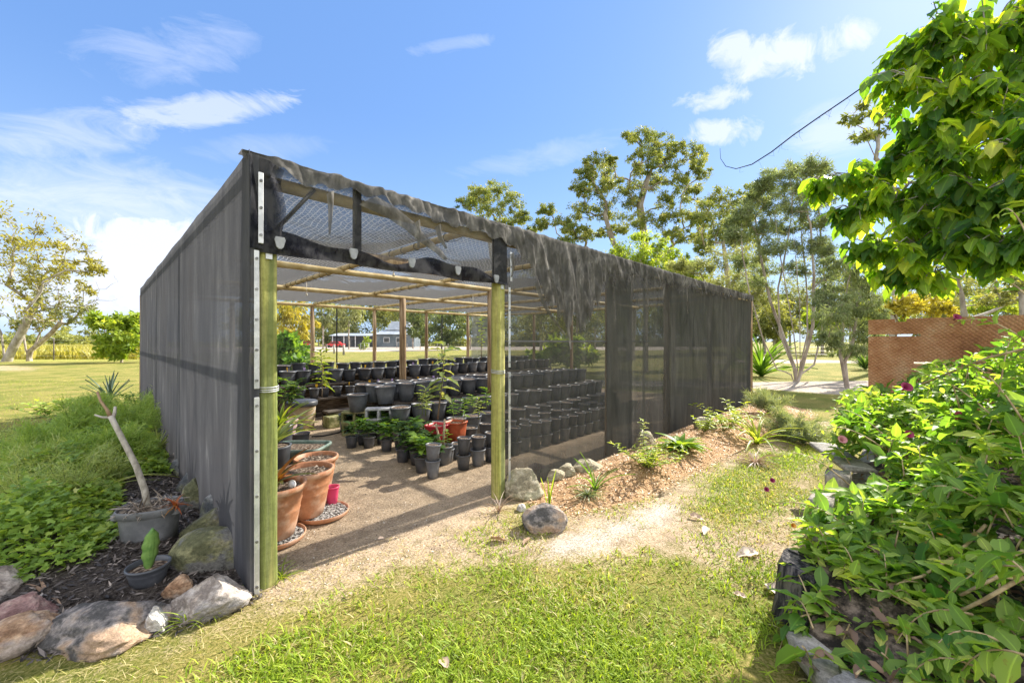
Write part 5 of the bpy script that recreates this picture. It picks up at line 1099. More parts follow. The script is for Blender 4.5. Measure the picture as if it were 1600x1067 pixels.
for b, t_, pr, ll in [((1360,850,2.3),(1205,765,2.75),9,.06), ((1380,700,3.0),(1275,655,3.3),8,.07), ((1330,760,2.9),(1215,690,3.15),8,.07), ((1330,900,2.2),(1205,880,2.35),7,.06), ((1340,980,2.0),(1218,935,2.15),7,.07), ((1420,720,3.0),(1295,620,3.5),8,.075),
                     ((1560,620,2.6),(1585,500,2.7),7,.08), ((1500,640,2.8),(1465,540,2.9),6,.08), ((1600,660,2.3),(1500,545,2.6),7,.085), ((1640,560,2.3),(1490,478,2.6),7,.075), ((1620,480,2.2),(1545,420,2.4),5,.08), ((1620,400,2.0),(1560,300,2.2),4,.09),
                     ((1600,700,2.4),(1420,560,2.9),8,.08), ((1650,900,1.5),(1490,880,1.7),6,.12), ((1640,1040,1.35),(1500,1000,1.5),5,.14), ((1560,1060,1.45),(1420,1010,1.6),7,.09), ((1480,1060,1.6),(1340,1030,1.75),7,.085), ((1420,960,1.9),(1310,950,1.95),8,.08), ((1450,1000,1.75),(1330,985,1.85),8,.085), ((1500,1010,1.65),(1390,1040,1.7),8,.09), ((1400,930,2.0),(1285,915,2.1),8,.075), ((1520,960,1.7),(1400,960,1.75),8,.09), ((1470,920,1.9),(1370,905,1.95),8,.085), ((1560,1000,1.55),(1450,980,1.6),8,.10), ((1640,940,1.4),(1530,830,1.6),5,.13), ((1450,960,1.8),(1300,900,2.05),8,.075), ((1560,800,2.0),(1430,740,2.2),7,.10)]:
    shoot(at(*b), at(*t_), pr, ll, .0055)
for pts_ in ([(1600, 900, 1.55), (1540, 935, 1.6), (1490, 960, 1.7)], [(1600, 860, 1.8), (1500, 905, 1.85), (1420, 930, 1.9)], [(1620, 540, 2.4), (1540, 560, 2.6), (1440, 600, 2.9)], [(1540, 820, 2.0), (1490, 870, 1.95), (1440, 900, 1.9), (1380, 915, 2.0)], [(1610, 905, 1.7), (1560, 900, 1.7), (1500, 930, 1.75)]):
    MB().tube([at(*q) for q in pts_], [.008, .007, .006, .004][:len(pts_)], 7).build('stem', M_vstem, vine, vo)
vm.build('twigs', M_vstem, vine, vo)['kind'] = 'stuff'
scatter('foliage', T_leaf(.50, .10, -.28), O, np.array(A), np.array(NN), np.array(S), np.array(T), L_vine, vine, vo)
M_flower = noise_mat('maroon_petal', [(.3, (.16,.012,.05)), (.7, (.30,.03,.10))], 10, 4, .5, bump=.1); M_petal2 = noise_mat('dusty_pink_petal', [(.3, (.36,.10,.14)), (.7, (.50,.22,.24))], 10, 4, .5, bump=.1); M_orangef = noise_mat('orange_petal', [(.3, (.75,.25,.03)), (.7, (.85,.42,.08))], 10, 3, .5, bump=0)
def flower(p, s, mat, d=(0, -.6, .5)):
    m = MB(); m.lathe([(.12*s, 0), (.2*s, .5*s), (.3*s, .9*s), (.55*s, 1.15*s), (.75*s, 1.2*s)], 10, (0, 0, 0), cap0=True); o_ = len(m.v)
    q = Vector(d).to_track_quat('Z', 'Y').to_matrix(); m.v = [tuple(q@Vector((v[0]*(1+.25*math.sin(5*math.atan2(v[1], v[0]))*(v[2] > s)), v[1]*(1+.25*math.sin(5*math.atan2(v[1], v[0]))*(v[2] > s)), v[2]))+V(p)) for v in m.v]
    m.build('flower', mat, vine, vo)
for px, py, t, s, mt in ((1312, 690, 3.3, .045, M_petal2), (1205, 752, 2.75, .022, M_flower), (1196, 766, 2.7, .022, M_flower), (1493, 655, 2.7, .045, M_flower), (1415, 682, 3.0, .04, M_flower), (1490, 500, 2.6, .03, M_flower), (1238, 822, 2.7, .022, M_orangef), (1464, 832, 2.1, .02, M_orangef), (1410, 610, 3.0, .05, M_flower)):
    flower(at(px, py, t), s, mt, (-.5, -.3, .4))
# rusty textured board on edge behind the vine
def rust_board():
    m, nt, out = new_mat('rusty_tread_board'); v = coords(nt, (1, 1, 1), 'obj')
    sp = N(nt, 'ShaderNodeSeparateXYZ'); L(nt, v, sp.inputs[0])
    n1 = noise_tex(nt, v, 2.2, 8, .7); n2 = noise_tex(nt, v, 30, 5, .7)
    c = ramp(nt, n1.outputs['Fac'], [(.05, (.22,.095,.05)), (.4, (.43,.205,.105)), (.65, (.53,.29,.165)), (.95, (.62,.43,.28))])
    # woven diagonal relief
    w = N(nt, 'ShaderNodeTexWave', wave_type='BANDS', bands_direction='DIAGONAL'); w.inputs['Scale'].default_value = 15; w.inputs['Distortion'].default_value = 1.0; w.inputs['Detail'].default_value = 2; L(nt, v, w.inputs['Vector'])
    mp = N(nt, 'ShaderNodeMapping'); mp.inputs['Rotation'].default_value = (0, R(80), 0); L(nt, v, mp.inputs['Vector'])
    w2 = N(nt, 'ShaderNodeTexWave', wave_type='BANDS', bands_direction='DIAGONAL'); w2.inputs['Scale'].default_value = 15; w2.inputs['Distortion'].default_value = 1.0; L(nt, mp.outputs[0], w2.inputs['Vector'])
    mx = N(nt, 'ShaderNodeMath', operation='MULTIPLY'); L(nt, w.outputs['Fac'], mx.inputs[0]); L(nt, w2.outputs['Fac'], mx.inputs[1])
    ad = N(nt, 'ShaderNodeMath', operation='MULTIPLY_ADD'); L(nt, n2.outputs['Fac'], ad.inputs[0]); ad.inputs[1].default_value = .5; L(nt, mx.outputs[0], ad.inputs[2])
    b = N(nt, 'ShaderNodeBsdfPrincipled'); b.inputs['Roughness'].default_value = .9; b.inputs['Specular IOR Level'].default_value = .15
    mc = N(nt, 'ShaderNodeMixRGB', blend_type='MULTIPLY'); mc.inputs['Fac'].default_value = .6; L(nt, c.outputs[0], mc.inputs['Color1'])
    c2 = ramp(nt, mx.outputs[0], [(.0, (.80,.76,.72)), (.5, (1.08,1.06,1.03))]); L(nt, c2.outputs[0], mc.inputs['Color2']); L(nt, mc.outputs[0], b.inputs['Base Color'])
    bp = N(nt, 'ShaderNodeBump'); bp.inputs['Strength'].default_value = .4; bp.inputs['Distance'].default_value = .02; L(nt, ad.outputs[0], bp.inputs['Height']); L(nt, bp.outputs[0], b.inputs['Normal']); L(nt, b.outputs[0], out.inputs['Surface']); return m
pA = at(1357, 533.5, 5.0); pB = at(1700, 533.5, 3.75); dv = pB-pA; Lw = float(np.hypot(dv[0], dv[1])); ang = math.atan2(dv[1], dv[0])
zt_, zb_ = 1.765, .45
# outline with the notch in the top edge, the stepped lower corner and three slots
m = MB(); th = .018
def rect(x0, x1, z0, z1): m.box(((x0+x1)/2, 0, (z0+z1)/2), (x1-x0, th, z1-z0))
cols_ = sorted({0, .10, .24, .30, .34, .40, .46, .52, .62, Lw}); slots = [(0.0, .46, 1.56, 1.585), (.40, .62, 1.245, 1.265), (.0, .24, .86, .885), (.0, .10, zb_, .85), (.24, .34, 1.73, zt_), (.52, .62, .80, .835)]
zs_ = sorted({zb_, zt_}|{q for s in slots for q in s[2:]}); xs2 = sorted({0, Lw}|{q for s in slots for q in s[:2]})
for i in range(len(xs2)-1):
    run = None
    for j in range(len(zs_)-1):
        cxm, czm = (xs2[i]+xs2[i+1])/2, (zs_[j]+zs_[j+1])/2; hole = any(s[0] < cxm < s[1] and s[2] < czm < s[3] for s in slots)
        if hole:
            if run is not None: rect(xs2[i], xs2[i+1], run, zs_[j]); run = None
        elif run is None: run = zs_[j]
    if run is not None: rect(xs2[i], xs2[i+1], run, zs_[-1])
bd = m.build('rusty_board', rust_board(), None); bd.location = (pA[0], pA[1], 0); bd.rotation_euler.z = ang; tag(bd, 'rust brown textured board with narrow slots standing behind the vine', 'board')
for x_ in (.75, 1.7): MB().box((x_, .06, .84), (.07, .07, 1.7), bevel=.006).build('post', M_inpost, bd)
# white tub behind the leaves
M_white = noise_mat('chalky_white_plastic', [(.3, (.55,.55,.53)), (.7, (.72,.72,.70))], 4, 5, .6, bump=.1)
wp = at(1410, 660, 4.3); m = MB().lathe([(.82, 0), (.97, .27), (1.04, .28), (1.04, .32), (.95, .32), (.90, .05)], 40, sx=.22, sy=.30, sq=.72); o = m.build('white_tub', M_white, None); o.location = (wp[0], wp[1], .36); o.rotation_euler.z = ang+R(60); tag(o, 'white plastic tub half buried in the vine before the rusty board', 'tub')
MB().lathe([(.88, .24), (.002, .26)], 40, sx=.22, sy=.30, sq=.72, cap0=False).build('soil', M_mix, o)
# ------------------------------------------------------------------ trees
B_grey = noise_mat('smooth_grey_bark', [(.1, (.18,.155,.13)), (.5, (.31,.28,.24)), (.9, (.44,.41,.36))], 3, 8, .85, (1,1,.4), .4, 14, .02)
B_pale = noise_mat('pale_paper_bark', [(.1, (.20,.16,.125)), (.5, (.34,.29,.24)), (.9, (.48,.43,.375))], 4, 8, .9, (1,1,.4), .5, 16, .02)
B_gum = noise_mat('gum_bark', [(.1, (.16,.135,.11)), (.5, (.27,.235,.20)), (.9, (.40,.36,.31))], 3, 8, .85, (1,1,.4), .4, 14, .02)
B_brown = noise_mat('brown_bark', [(.3, (.10,.075,.055)), (.5, (.22,.17,.13)), (.7, (.36,.30,.24))], 4, 8, .9, (1,1,.4), .5, 16, .02)
L_gum = leaf_mat('gum_leaf', [(0, (.09,.14,.045)), (.4, (.19,.245,.065)), (.75, (.31,.34,.09)), (1, (.46,.44,.17))], .35, (1.7,1.5,.6))
L_olive = leaf_mat('olive_leaf', [(0, (.10,.13,.045)), (.5, (.22,.25,.08)), (1, (.38,.40,.15))], .35)
L_wattle = leaf_mat('pale_wattle_leaf', [(0, (.13,.15,.06)), (.5, (.26,.28,.12)), (1, (.42,.42,.22))], .4, (1.5,1.5,.7))
L_yel = leaf_mat('yellow_leaf', [(0, (.18,.17,.02)), (.5, (.38,.33,.04)), (1, (.58,.50,.10))], .4, (1.5,1.4,.5))
L_spread = leaf_mat('ochre_leaf', [(0, (.14,.14,.03)), (.5, (.30,.28,.05)), (1, (.52,.50,.10))], .4, (1.6,1.5,.5))
L_paper = leaf_mat('fine_grey_green_leaf', [(0, (.11,.15,.07)), (.5, (.22,.27,.12)), (1, (.40,.43,.22))], .4, (1.4,1.4,.7))
L_dkt = leaf_mat('dark_tree_leaf', [(0, (.04,.06,.02)), (.5, (.09,.13,.045)), (1, (.18,.23,.08))], .3)
def tree(name, label, base, t, clumps, trunk, r0, lmat, bmat, ls=.2, nl=70, sub=7, dsp=.5, lw=.35, droop=.5, cat='tree', group=None, rsub=.42, rtw=.012, extra_bare=(), tmpl=None, kd=.25, flat=1.0):
    """grow limbs from the trunk to every clump of foliage, then hang leaves round the twig ends"""
    base = np.array(base, float); o = empty(name, base, label, cat, group); r0 = r0*.62; rtw = rtw*.62
    nodes = []; par = []; isleaf = []
    for k, tr in enumerate(trunk):
        prev = None
        P = [base+np.array([0, 0, -.2])]+[at(q[0], q[1], t+(q[2] if len(q) > 2 else 0)) for q in tr]
        for a, b in zip(P[:-1], P[1:]):
            if prev is None: nodes.append(a); par.append(-1); prev = len(nodes)-1
            ns = max(2, int(np.linalg.norm(b-a)/(.06*t*.5)))
            for i in range(1, ns+1): nodes.append(a+(b-a)*i/ns+rng.normal(0, .004*t/10, 3)); par.append(prev); prev = len(nodes)-1
    S = []; 
    for c in clumps:
        px, py, rx, ry = c[:4]; ccd = rng.normal(0, dsp*.6)
        ctr = at(px, py, t+ccd); rxm, rym = rx/F*t, ry/F*t
        for _ in range(max(1, int(sub*(c[4] if len(c) > 4 else 1)))):
            u = unit(1)[0]*rng.random()**.45*1.18; S.append((ctr+LAT*u[0]*rxm+UP*u[2]*rym+FWD*u[1]*(rxm+rym)*.5*flat, (rxm*rym)**.5*rsub*rng.uniform(.55, 1.25)))
    bares = [at(px, py, t+rng.normal(0, dsp*.5)) for px, py in extra_bare]
    S2 = [(p, r, True) for p, r in S]+[(p, 0, False) for p in bares]
    dist = [np.linalg.norm(p-base) for p, _, _ in S2]; ends = []
    NP = np.array(nodes); plen = np.array([np.linalg.norm(q-base) for q in nodes])
    nodes = list(NP); pl_ = list(plen)
    for i in np.argsort(dist):
        p, r, lf = S2[i]; A_ = np.array(nodes); d = np.linalg.norm(A_-p, axis=1); up_pen = np.maximum(0, A_[:, 2]-p[2])*.9
        j = int(np.argmin(d+kd*np.array(pl_)+up_pen)); q = nodes[j]; ns = max(2, int(d[j]/(.045*t)) + 1); prev = j; bend = unit(1)[0]*d[j]*.10+np.array([0, 0, d[j]*.08])
        for s in range(1, ns+1):
            u = s/ns; pt = q+(p-q)*u+bend*math.sin(math.pi*u)+rng.normal(0, .012*d[j], 3)*(u < 1); nodes.append(pt); par.append(prev); pl_.append(pl_[prev]+d[j]/ns); prev = len(nodes)-1
        if lf: ends.append((p, r, q))
    nn = len(nodes); cnt_ = np.zeros(nn); chd = [[] for _ in range(nn)]
    for i in range(nn):
        if par[i] >= 0: chd[par[i]].append(i)
    for i in range(nn-1, -1, -1):
        if not chd[i]: cnt_[i] = 1
        if par[i] >= 0: cnt_[par[i]] += cnt_[i]
    mxc = max(cnt_); ex = math.log(max(r0/rtw, 1.01))/math.log(max(mxc, 2)); rad = rtw*np.maximum(cnt_, 1)**ex
    m = MB(); started = set()
    def chain(i0):
        st = [i0]
        while st:
            i = st.pop(); pts = [nodes[par[i]] if par[i] >= 0 else nodes[i]]; rr = [rad[i] if par[i] < 0 else min(rad[par[i]], rad[i]*1.15)]
            if par[i] < 0: rr = [rad[i]*1.25]
            cur = i
            while True:
                if not (par[cur] < 0): pts.append(nodes[cur]); rr.append(rad[cur])
                if not chd[cur]: break
                cs = sorted(chd[cur], key=lambda q: -cnt_[q]); st.extend(cs[1:]); cur = cs[0]
            if len(pts) > 1: m.tube(pts, rr, 9 if rr[0] > .06 else (6 if rr[0] > .025 else 4), cap=False, wob=.03)
    for i in range(nn):
        if par[i] < 0: chain(i)
    # fine twigs inside the clumps
    for p, r, q in ends:
        for _ in range(3): m.tube([p+(q-p)*.1, p+unit(1)[0]*r*.6, p+unit(1)[0]*r*1.0+np.array([0, 0, r*.3])], [rtw*.8, rtw*.6, rtw*.3], 4, cap=False)
    m.build('trunk', bmat, o, base)
    if nl:
        E = np.array([e[0] for e in ends]); Rr = np.array([e[1] for e in ends]); k = len(E)*nl; idx = np.repeat(np.arange(len(E)), nl)
        an_ = rng.uniform(.35, 1.5, (len(E), 3))*np.array([1, 1, .8]); u = unit(k)*(rng.random(k)**.55)[:, None]*an_[idx]; O = E[idx]+u*Rr[idx][:, None]
        A = unit(k)+np.array([0, 0, -droop])+u*.5; tone = rng.normal(.45, .14, len(E))
        T = np.clip(tone[idx]+.14*u[:, 2]+rng.normal(0, .14, k), 0, 1)
        scatter('crown', tmpl or T_diamond(lw), O, A, unit(k), ls*rng.uniform(.6, 1.2, k), T, lmat, o, base, smooth=False)
    return o
def gx(px, t): return GX(px, t)
# left: two spreading, half bare trees
tree('spreading_tree', 'spreading half bare tree with yellow leaf tips at the lawn edge', gx(8, 30), 30,
     [(20,350,55,20),(60,372,42,18),(95,392,34,16),(120,408,24,14),(150,425,20,10),(-30,350,60,25),(-20,400,60,30),(35,420,40,22),(75,430,35,18),(10,470,45,20,.6),(60,470,40,20,.6),(100,450,30,18,.6),(135,455,14,8,.5),(-60,450,50,40),(30,500,35,14,.5),(85,500,30,14,.5),(70,395,50,25),(20,385,50,22),(110,430,30,14),(45,445,40,16)],
     [[(22,540),(36,515),(48,490)],[(2,520),(-12,495)],[(30,520,1),(22,470,1)]], .40, L_spread, B_grey, ls=.30, nl=40, sub=8, dsp=2.2, droop=.2, rtw=.022,
     extra_bare=[(160,400),(170,418),(178,430),(185,440),(150,385),(200,462),(165,452),(175,470),(130,470),(140,490),(110,480),(150,440),(120,390),(155,465)])
tree('spreading_tree', 'smaller pale multi stemmed tree right of the spreading one', gx(46, 31), 31,
     [(40,480,30,18),(80,470,32,18),(110,480,26,16),(60,450,30,16),(95,495,26,12),(30,505,28,12),(75,505,30,12),(118,500,14,8),(135,478,14,8),(55,425,30,14)],
     [[(40,545),(36,520)],[(52,545),(62,520)],[(46,550),(80,520),(95,505)]], .26, L_wattle, B_pale, ls=.30, nl=26, sub=8, dsp=2, droop=.2, rtw=.020)
n = 420; O = []; 
tree('round_bush', 'dense round bright green bush left of the black wall', gx(190, 29), 29, [(185,505,24,12),(165,505,20,10),(205,500,22,10),(190,525,30,14),(175,545,22,12),(205,545,24,14),(150,498,10,6),(200,520,24,14)], [[(190,550),(190,535)]], .12, L_lime, B_brown, ls=.42, nl=60, sub=9, dsp=.9, lw=.5)
for i, (px, t, w, top, lab) in enumerate([(75, 100, 60, 520, 'far grey green tree line clump behind the tall grass field, first'), (125, 105, 45, 508, 'far taller grey green tree in the gap beyond the field'), (165, 110, 40, 516, 'far low grey green tree above the field edge'), (30, 95, 40, 524, 'far low tree glimpsed under the spreading tree'), (-30, 100, 60, 515, 'far dark tree behind the spreading tree trunk'), (215, 110, 40, 516, 'far tree whose top shows beside the round bush')]):
    lab = lab.replace(', first', ''); tree('distant_tree', lab, gx(px, t), t, [(px, (top+545)/2, w*.8, (545-top)*.42), (px-w*.5, (top+552)/2, w*.5, 9), (px+w*.5, (top+552)/2, w*.5, 9)], [[(px, 535)]], .3, L_olive, B_brown, ls=1.0, nl=80, sub=9, dsp=2, cat='tree', group='far trees past the field')
# gums beyond the shed
tree('gum_tree', 'smaller gum tree with rounded clumps above the shed roof', gx(775, 40), 40,
     [(745,298,20,14),(775,296,22,14),(800,316,20,13),(728,318,14,10),(765,325,24,12),(815,340,12,10),(795,345,20,10),(735,345,14,9),(770,355,26,12),(830,362,10,6),(750,310,16,10)], [[(772,480),(770,420),(765,380)],[(776,430),(790,370)]], .30, L_gum, B_gum, ls=.26, nl=60, sub=22, dsp=2.5, rsub=.42)
tree('gum_tree', 'tallest gum tree with open crown above the middle of the shed', gx(985, 32), 32,
     [(1000,215,24,10),(985,212,12,8),(1030,225,24,12),(1055,232,16,10),(1085,240,20,14),(1095,262,14,14),(1040,255,22,12),(1010,245,22,12),(930,255,20,14),(915,270,14,10),(945,270,22,14),(960,290,22,14),(935,295,22,14),(905,295,14,10),(1060,280,24,12),(1020,285,24,14),(985,310,24,14),(1050,310,24,12),(1085,300,18,12),(950,330,24,12),(910,330,20,12),(905,362,20,10),(880,350,18,10),(855,328,16,8),(845,350,12,8),(925,365,20,8),(1040,340,24,12),(1080,335,20,14),(1000,345,26,12),(1095,365,20,12),(880,380,16,8),(1060,365,22,10),(960,360,20,8),(1005,265,18,10),(955,250,10,7)],
     [[(985,480),(978,420),(955,370),(945,335)],[(990,450),(1008,380),(1000,320),(1015,270)],[(985,430),(1040,395),(1075,360)],[(982,450),(935,400),(890,385)]], .50, L_gum, B_gum, ls=.22, nl=66, sub=22, dsp=3.2, rsub=.42, rtw=.016,
     extra_bare=[(925,245),(890,300),(1100,320),(1000,200),(1090,350),(870,365),(1045,290)])
tree('leafy_tree', 'bright lime leafy tree just behind the shed', gx(1010, 20), 20, [(990,385,26,18),(1030,385,24,16),(1010,405,40,16),(965,400,16,12),(1055,405,24,14),(1070,425,26,12),(1000,370,14,8),(1040,425,40,14),(1085,440,20,10)], [[(1010,470),(1008,430)]], .14, L_lime, B_pale, ls=.18, nl=60, sub=16, dsp=1, rsub=.45)
tree('leafy_tree', 'mid green bushy topped tree left of the multi stemmed one', gx(1140, 27), 27, [(1118,310,22,14),(1150,318,20,16),(1100,335,18,16),(1130,345,26,16),(1160,345,18,16),(1110,370,24,14),(1140,372,24,14),(1175,300,10,12),(1165,375,20,14),(1095,385,18,10)], [[(1140,470),(1135,420),(1130,380)]], .24, L_gum, B_pale, ls=.22, nl=46, sub=22, dsp=1.6, rsub=.42)
tree('wispy_tree', 'pale wispy olive tree behind the far end of the shed', gx(1120, 19), 19, [(1115,410,34,18),(1150,400,30,16),(1090,425,26,14),(1140,440,40,18),(1175,430,26,18),(1105,450,30,12),(1190,455,20,16),(1165,470,24,14),(1060,415,14,8),(1185,405,18,12)], [[(1150,560),(1145,500),(1140,460)],[(1155,540),(1170,480)]], .12, L_wattle, B_pale, ls=.2, nl=90, sub=11, dsp=1.2, lw=.2, droop=.1, rsub=.5, rtw=.008)
tree('paperbark', 'multi stemmed pale tree with fine foliage beyond the shed end', gx(1244, 15.2), 15.2,
     [(1215,275,22,14),(1245,265,20,12),(1270,262,18,12),(1195,290,14,12),(1285,275,14,14),(1230,300,30,14),(1260,295,24,14),(1180,310,16,12),(1205,325,24,12),(1250,325,28,12),(1285,310,16,14),(1165,335,16,12),(1190,355,24,12),(1235,355,30,12),(1275,345,22,14),(1150,370,14,12),(1215,385,26,12),(1265,385,24,12),(1160,410,20,12,.6),(1290,390,16,16),(1200,420,24,12,.6),(1250,420,24,12,.6),(1180,440,20,10,.5),(1145,350,10,10),(1295,430,14,14,.6)],
     [[(1243,578),(1226,530,.3),(1203,470,.5),(1188,400,.6),(1180,340,.8),(1190,300,.9)],[(1246,575),(1240,520,-.3),(1226,440,-.5),(1214,370,-.6),(1210,320,-.6)],[(1250,578),(1262,520,.2),(1260,440,.4),(1252,370,.5),(1258,310,.5)],[(1236,585,-.2),(1214,577,-.4),(1192,530,-.7),(1172,460,-.9),(1160,400,-1),(1158,350,-1)],[(1252,584,.2),(1272,570,.4),(1284,520,.6),(1288,440,.7),(1282,360,.8),(1276,300,.8)],[(1242,570),(1212,515,.7),(1175,450,1),(1152,385,1.2)],[(1250,570),(1250,480,-.6),(1243,400,-.8),(1238,330,-.9),(1235,280,-1)],[(1240,575),(1218,520,.2),(1216,450,.3),(1228,390,.3),(1240,320,.4)],[(1254,575),(1270,510,-.4),(1272,430,-.6),(1266,350,-.7)]],
     .085, L_paper, B_pale, ls=.15, nl=70, sub=26, dsp=1.0, lw=.18, droop=.0, rsub=.5, rtw=.0065, kd=.06)
tree('weeping_tree', 'small weeping tree with one forked trunk on the bare strip', gx(1325, 13.0), 13.0,
     [(1330,430,26,20),(1300,450,22,18),(1350,450,22,18),(1320,470,30,18),(1345,490,24,18),(1300,495,24,18),(1325,515,30,16),(1295,530,18,14),(1350,525,20,14),(1330,545,24,8),(1310,410,20,14),(1350,415,18,14),(1285,470,12,16),(1365,480,12,20),(1310,550,16,8,.5)],
     [[(1318,580),(1314,555),(1318,500),(1325,440)],[(1320,565),(1332,540),(1340,480)]], .085, L_paper, B_pale, ls=.16, nl=60, sub=18, dsp=.7, lw=.18, droop=1.2, rsub=.5, rtw=.005)
tree('gum_tree', 'distant gum top showing between cable and near tree', gx(1390, 26), 26, [(1345,165,14,8),(1365,180,18,10),(1330,190,14,8),(1375,205,18,10),(1350,215,14,8),(1395,170,20,14),(1410,230,30,16),(1440,260,30,20)], [[(1400,460),(1402,360),(1395,280)]], .3, L_gum, B_grey, ls=.32, nl=40, sub=7, dsp=1.5, extra_bare=[(1325,175),(1318,195)])
tree('street_tree', 'mottled leaning trunk rising behind the rusty board', gx(1512, 17), 17, [(1440,440,30,14,.4),(1560,440,30,16),(1520,410,40,16),(1470,400,30,14),(1580,410,26,14),(1590,460,18,14),(1550,470,24,10,.6)], [[(1508,500),(1502,460),(1492,420)]], .20, L_olive, B_grey, ls=.18, nl=60, sub=10, dsp=1.2, rtw=.012, extra_bare=[(1400,430),(1420,445),(1390,455),(1440,420),(1405,470),(1450,455)])
tree('street_tree', 'thin trunk at the picture border behind the vine', gx(1600, 15), 15, [(1570,420,24,14,.7),(1620,400,30,14),(1590,440,20,14),(1640,440,30,20)], [[(1598,480),(1594,420),(1590,370)]], .14, L_olive, B_grey, ls=.18, nl=60, sub=9, dsp=1)
for i, (cl, lm, lab) in enumerate([([(1400,478,26,12),(1370,485,16,8),(1430,470,24,14)], L_yel, 'golden yellow shrub showing over the left of the rusty board'), ([(1455,475,26,14),(1480,482,22,10)], L_yel, 'yellow green shrub over the middle of the rusty board'), ([(1560,470,26,12),(1535,482,20,8),(1590,480,22,12)], L_lime, 'lime shrub over the right part of the rusty board')]):
    t = 24+2*i; tree('garden_shrub', lab, gx(cl[0][0], t), t, cl, [[(cl[0][0], 520)]], .08, lm, B_brown, ls=.32, nl=60, sub=10, dsp=1, cat='shrub')
# deeper trees on the right, behind the open trunks
for i, (px, t, top, w, lm, lab) in enumerate([(1195, 48, 455, 34, L_dkt, 'dark tree far behind the shed end'), (1235, 60, 440, 40, L_olive, 'tall pale tree far behind the multi stemmed trunks'), (1285, 46, 470, 26, L_lime, 'lime tree glimpsed between the two near trunks'), (1330, 55, 430, 40, L_olive, 'olive tree far behind the small weeping one'), (1380, 44, 450, 30, L_lime, 'bright tree left of the rusty board in the distance'), (1440, 50, 420, 40, L_wattle, 'pale tree far over the rusty board'), (1520, 55, 420, 40, L_olive, 'olive tree far behind the mottled trunk'), (1590, 48, 430, 40, L_wattle, 'pale far tree at the picture border'), (1160, 52, 440, 30, L_olive, 'olive far tree peeping over the shed end'), (1080, 45, 430, 36, L_wattle, 'pale far tree over the rear of the shed roof'), (1260, 58, 400, 44, L_wattle, 'tallest pale tree between the near fine leaved ones'), (1480, 42, 415, 40, L_olive, 'rounded olive tree left of the mottled trunk'), (1350, 60, 410, 40, L_wattle, 'pale haze coloured crown left of the rusty board'), (1640, 46, 400, 50, L_olive, 'olive crown cut by the picture border'), (1210, 40, 470, 30, L_olive, 'low olive tree behind the flax clump'), (900, 46, 400, 44, L_olive, 'olive crown low behind the tallest gum'), (1050, 44, 390, 40, L_olive, 'olive crown right behind the tallest gum'), (845, 50, 380, 40, L_olive, 'olive crown between the two gum trees'), (960, 52, 385, 44, L_wattle, 'pale crown filling in below the tallest gum'), (1110, 50, 395, 44, L_olive, 'olive crown left of the multi stemmed tree'), (1165, 60, 390, 40, L_wattle, 'pale crown directly behind the bushy topped tree')]):
    h = 545-top; tree('distant_tree', lab, gx(px, t), t, [(px, top+h*.25, w*.8, h*.22), (px-w*.4, top+h*.45, w*.55, h*.22), (px+w*.4, top+h*.5, w*.55, h*.22), (px, top+h*.65, w*.6, h*.18)], [[(px+rng.normal(0, 3), 500), (px, top+h*.4)]], .24, lm, B_grey, ls=.42, nl=60, sub=18, dsp=2, rsub=.45, group='far trees on the right')
for i, (px, t, s) in enumerate([(1190, 17.5, 1.3), (1352, 22, .9)]):
    c = gx(px, t); rosette('flax_clump', c, 60, 1.55*s, .055, L_bright if i == 0 else L_dark, ['large spiky flax clump beside the far end of the shed', 'dark spiky clump far behind the small weeping tree'][i], up=(.5, 1.5), curl=.35)
for i in range(27):
    px = 395+i*29+rng.normal(0, 8); t = rng.uniform(118, 150); top = rng.uniform(452, 485); w = rng.uniform(26, 40); h = 546-top
    tree('distant_tree', 'tree of the far wooded edge seen behind and through the shed', gx(px, t), t, [(px, top+h*.2, w*.7, h*.2), (px-w*.5, top+h*.45, w*.6, h*.25), (px+w*.5, top+h*.45, w*.6, h*.25), (px, top+h*.7, w*.8, h*.22), (px-w*.6, 533, w*.7, 9), (px+w*.6, 534, w*.7, 8)], [[(px, 525)]], .3, (L_olive, L_wattle, L_dkt, L_olive)[i % 4], B_grey, ls=1.2, nl=60, sub=7, dsp=4, rsub=.55, group='trees of the far wooded edge')
# behind the shed, seen through the doorway
for px, t, cl, lm, lab, dr in [
    (450, 60, [(440,500,26,18),(465,495,22,16),(450,520,26,12),(480,505,14,12),(425,480,26,20),(455,470,26,14)], L_yel, 'yellow green palm like tree through the left of the doorway', 1.5),
    (505, 75, [(505,480,22,20),(520,495,16,18),(495,505,14,12),(510,460,30,16)], L_wattle, 'pale weeping tree left of the far house', 1.8),
    (545, 80, [(545,490,18,16),(555,478,20,16),(535,505,10,10)], L_wattle, 'pale hanging tree just above the carport', 1.8),
    (590, 140, [(585,485,26,14),(610,490,24,14),(560,488,18,12),(600,470,40,14)], L_olive, 'olive tree behind the far house roof', .8),
    (645, 90, [(640,500,14,16),(650,485,18,18),(660,505,14,16),(655,520,14,10)], L_dkt, 'dark tree right of the far house', .6),
    (690, 70, [(690,500,18,18),(705,490,18,16),(680,515,14,12),(715,510,14,16),(700,525,16,8)], L_dkt, 'large dark tree behind the last posts of the shed', .6),
    (735, 75, [(735,500,18,18),(750,510,16,14),(725,480,18,14)], L_dkt, 'dark tree at the right of the doorway view', .6),
    (850, 60, [(850,490,30,20),(880,505,26,16),(830,510,20,12)], L_olive, 'olive tree seen dimly through the front cloth', .6),
    (930, 64, [(930,490,34,20),(960,505,26,16),(905,510,24,12)], L_dkt, 'dark tree seen dimly through the front cloth', .6)]:
    tree('garden_tree', lab, gx(px, t), t, cl, [[(px, 525), (px, 505)]], .22, lm, B_pale, ls=.75*t/70, nl=55, sub=8, dsp=2.5, droop=dr, rsub=.5)
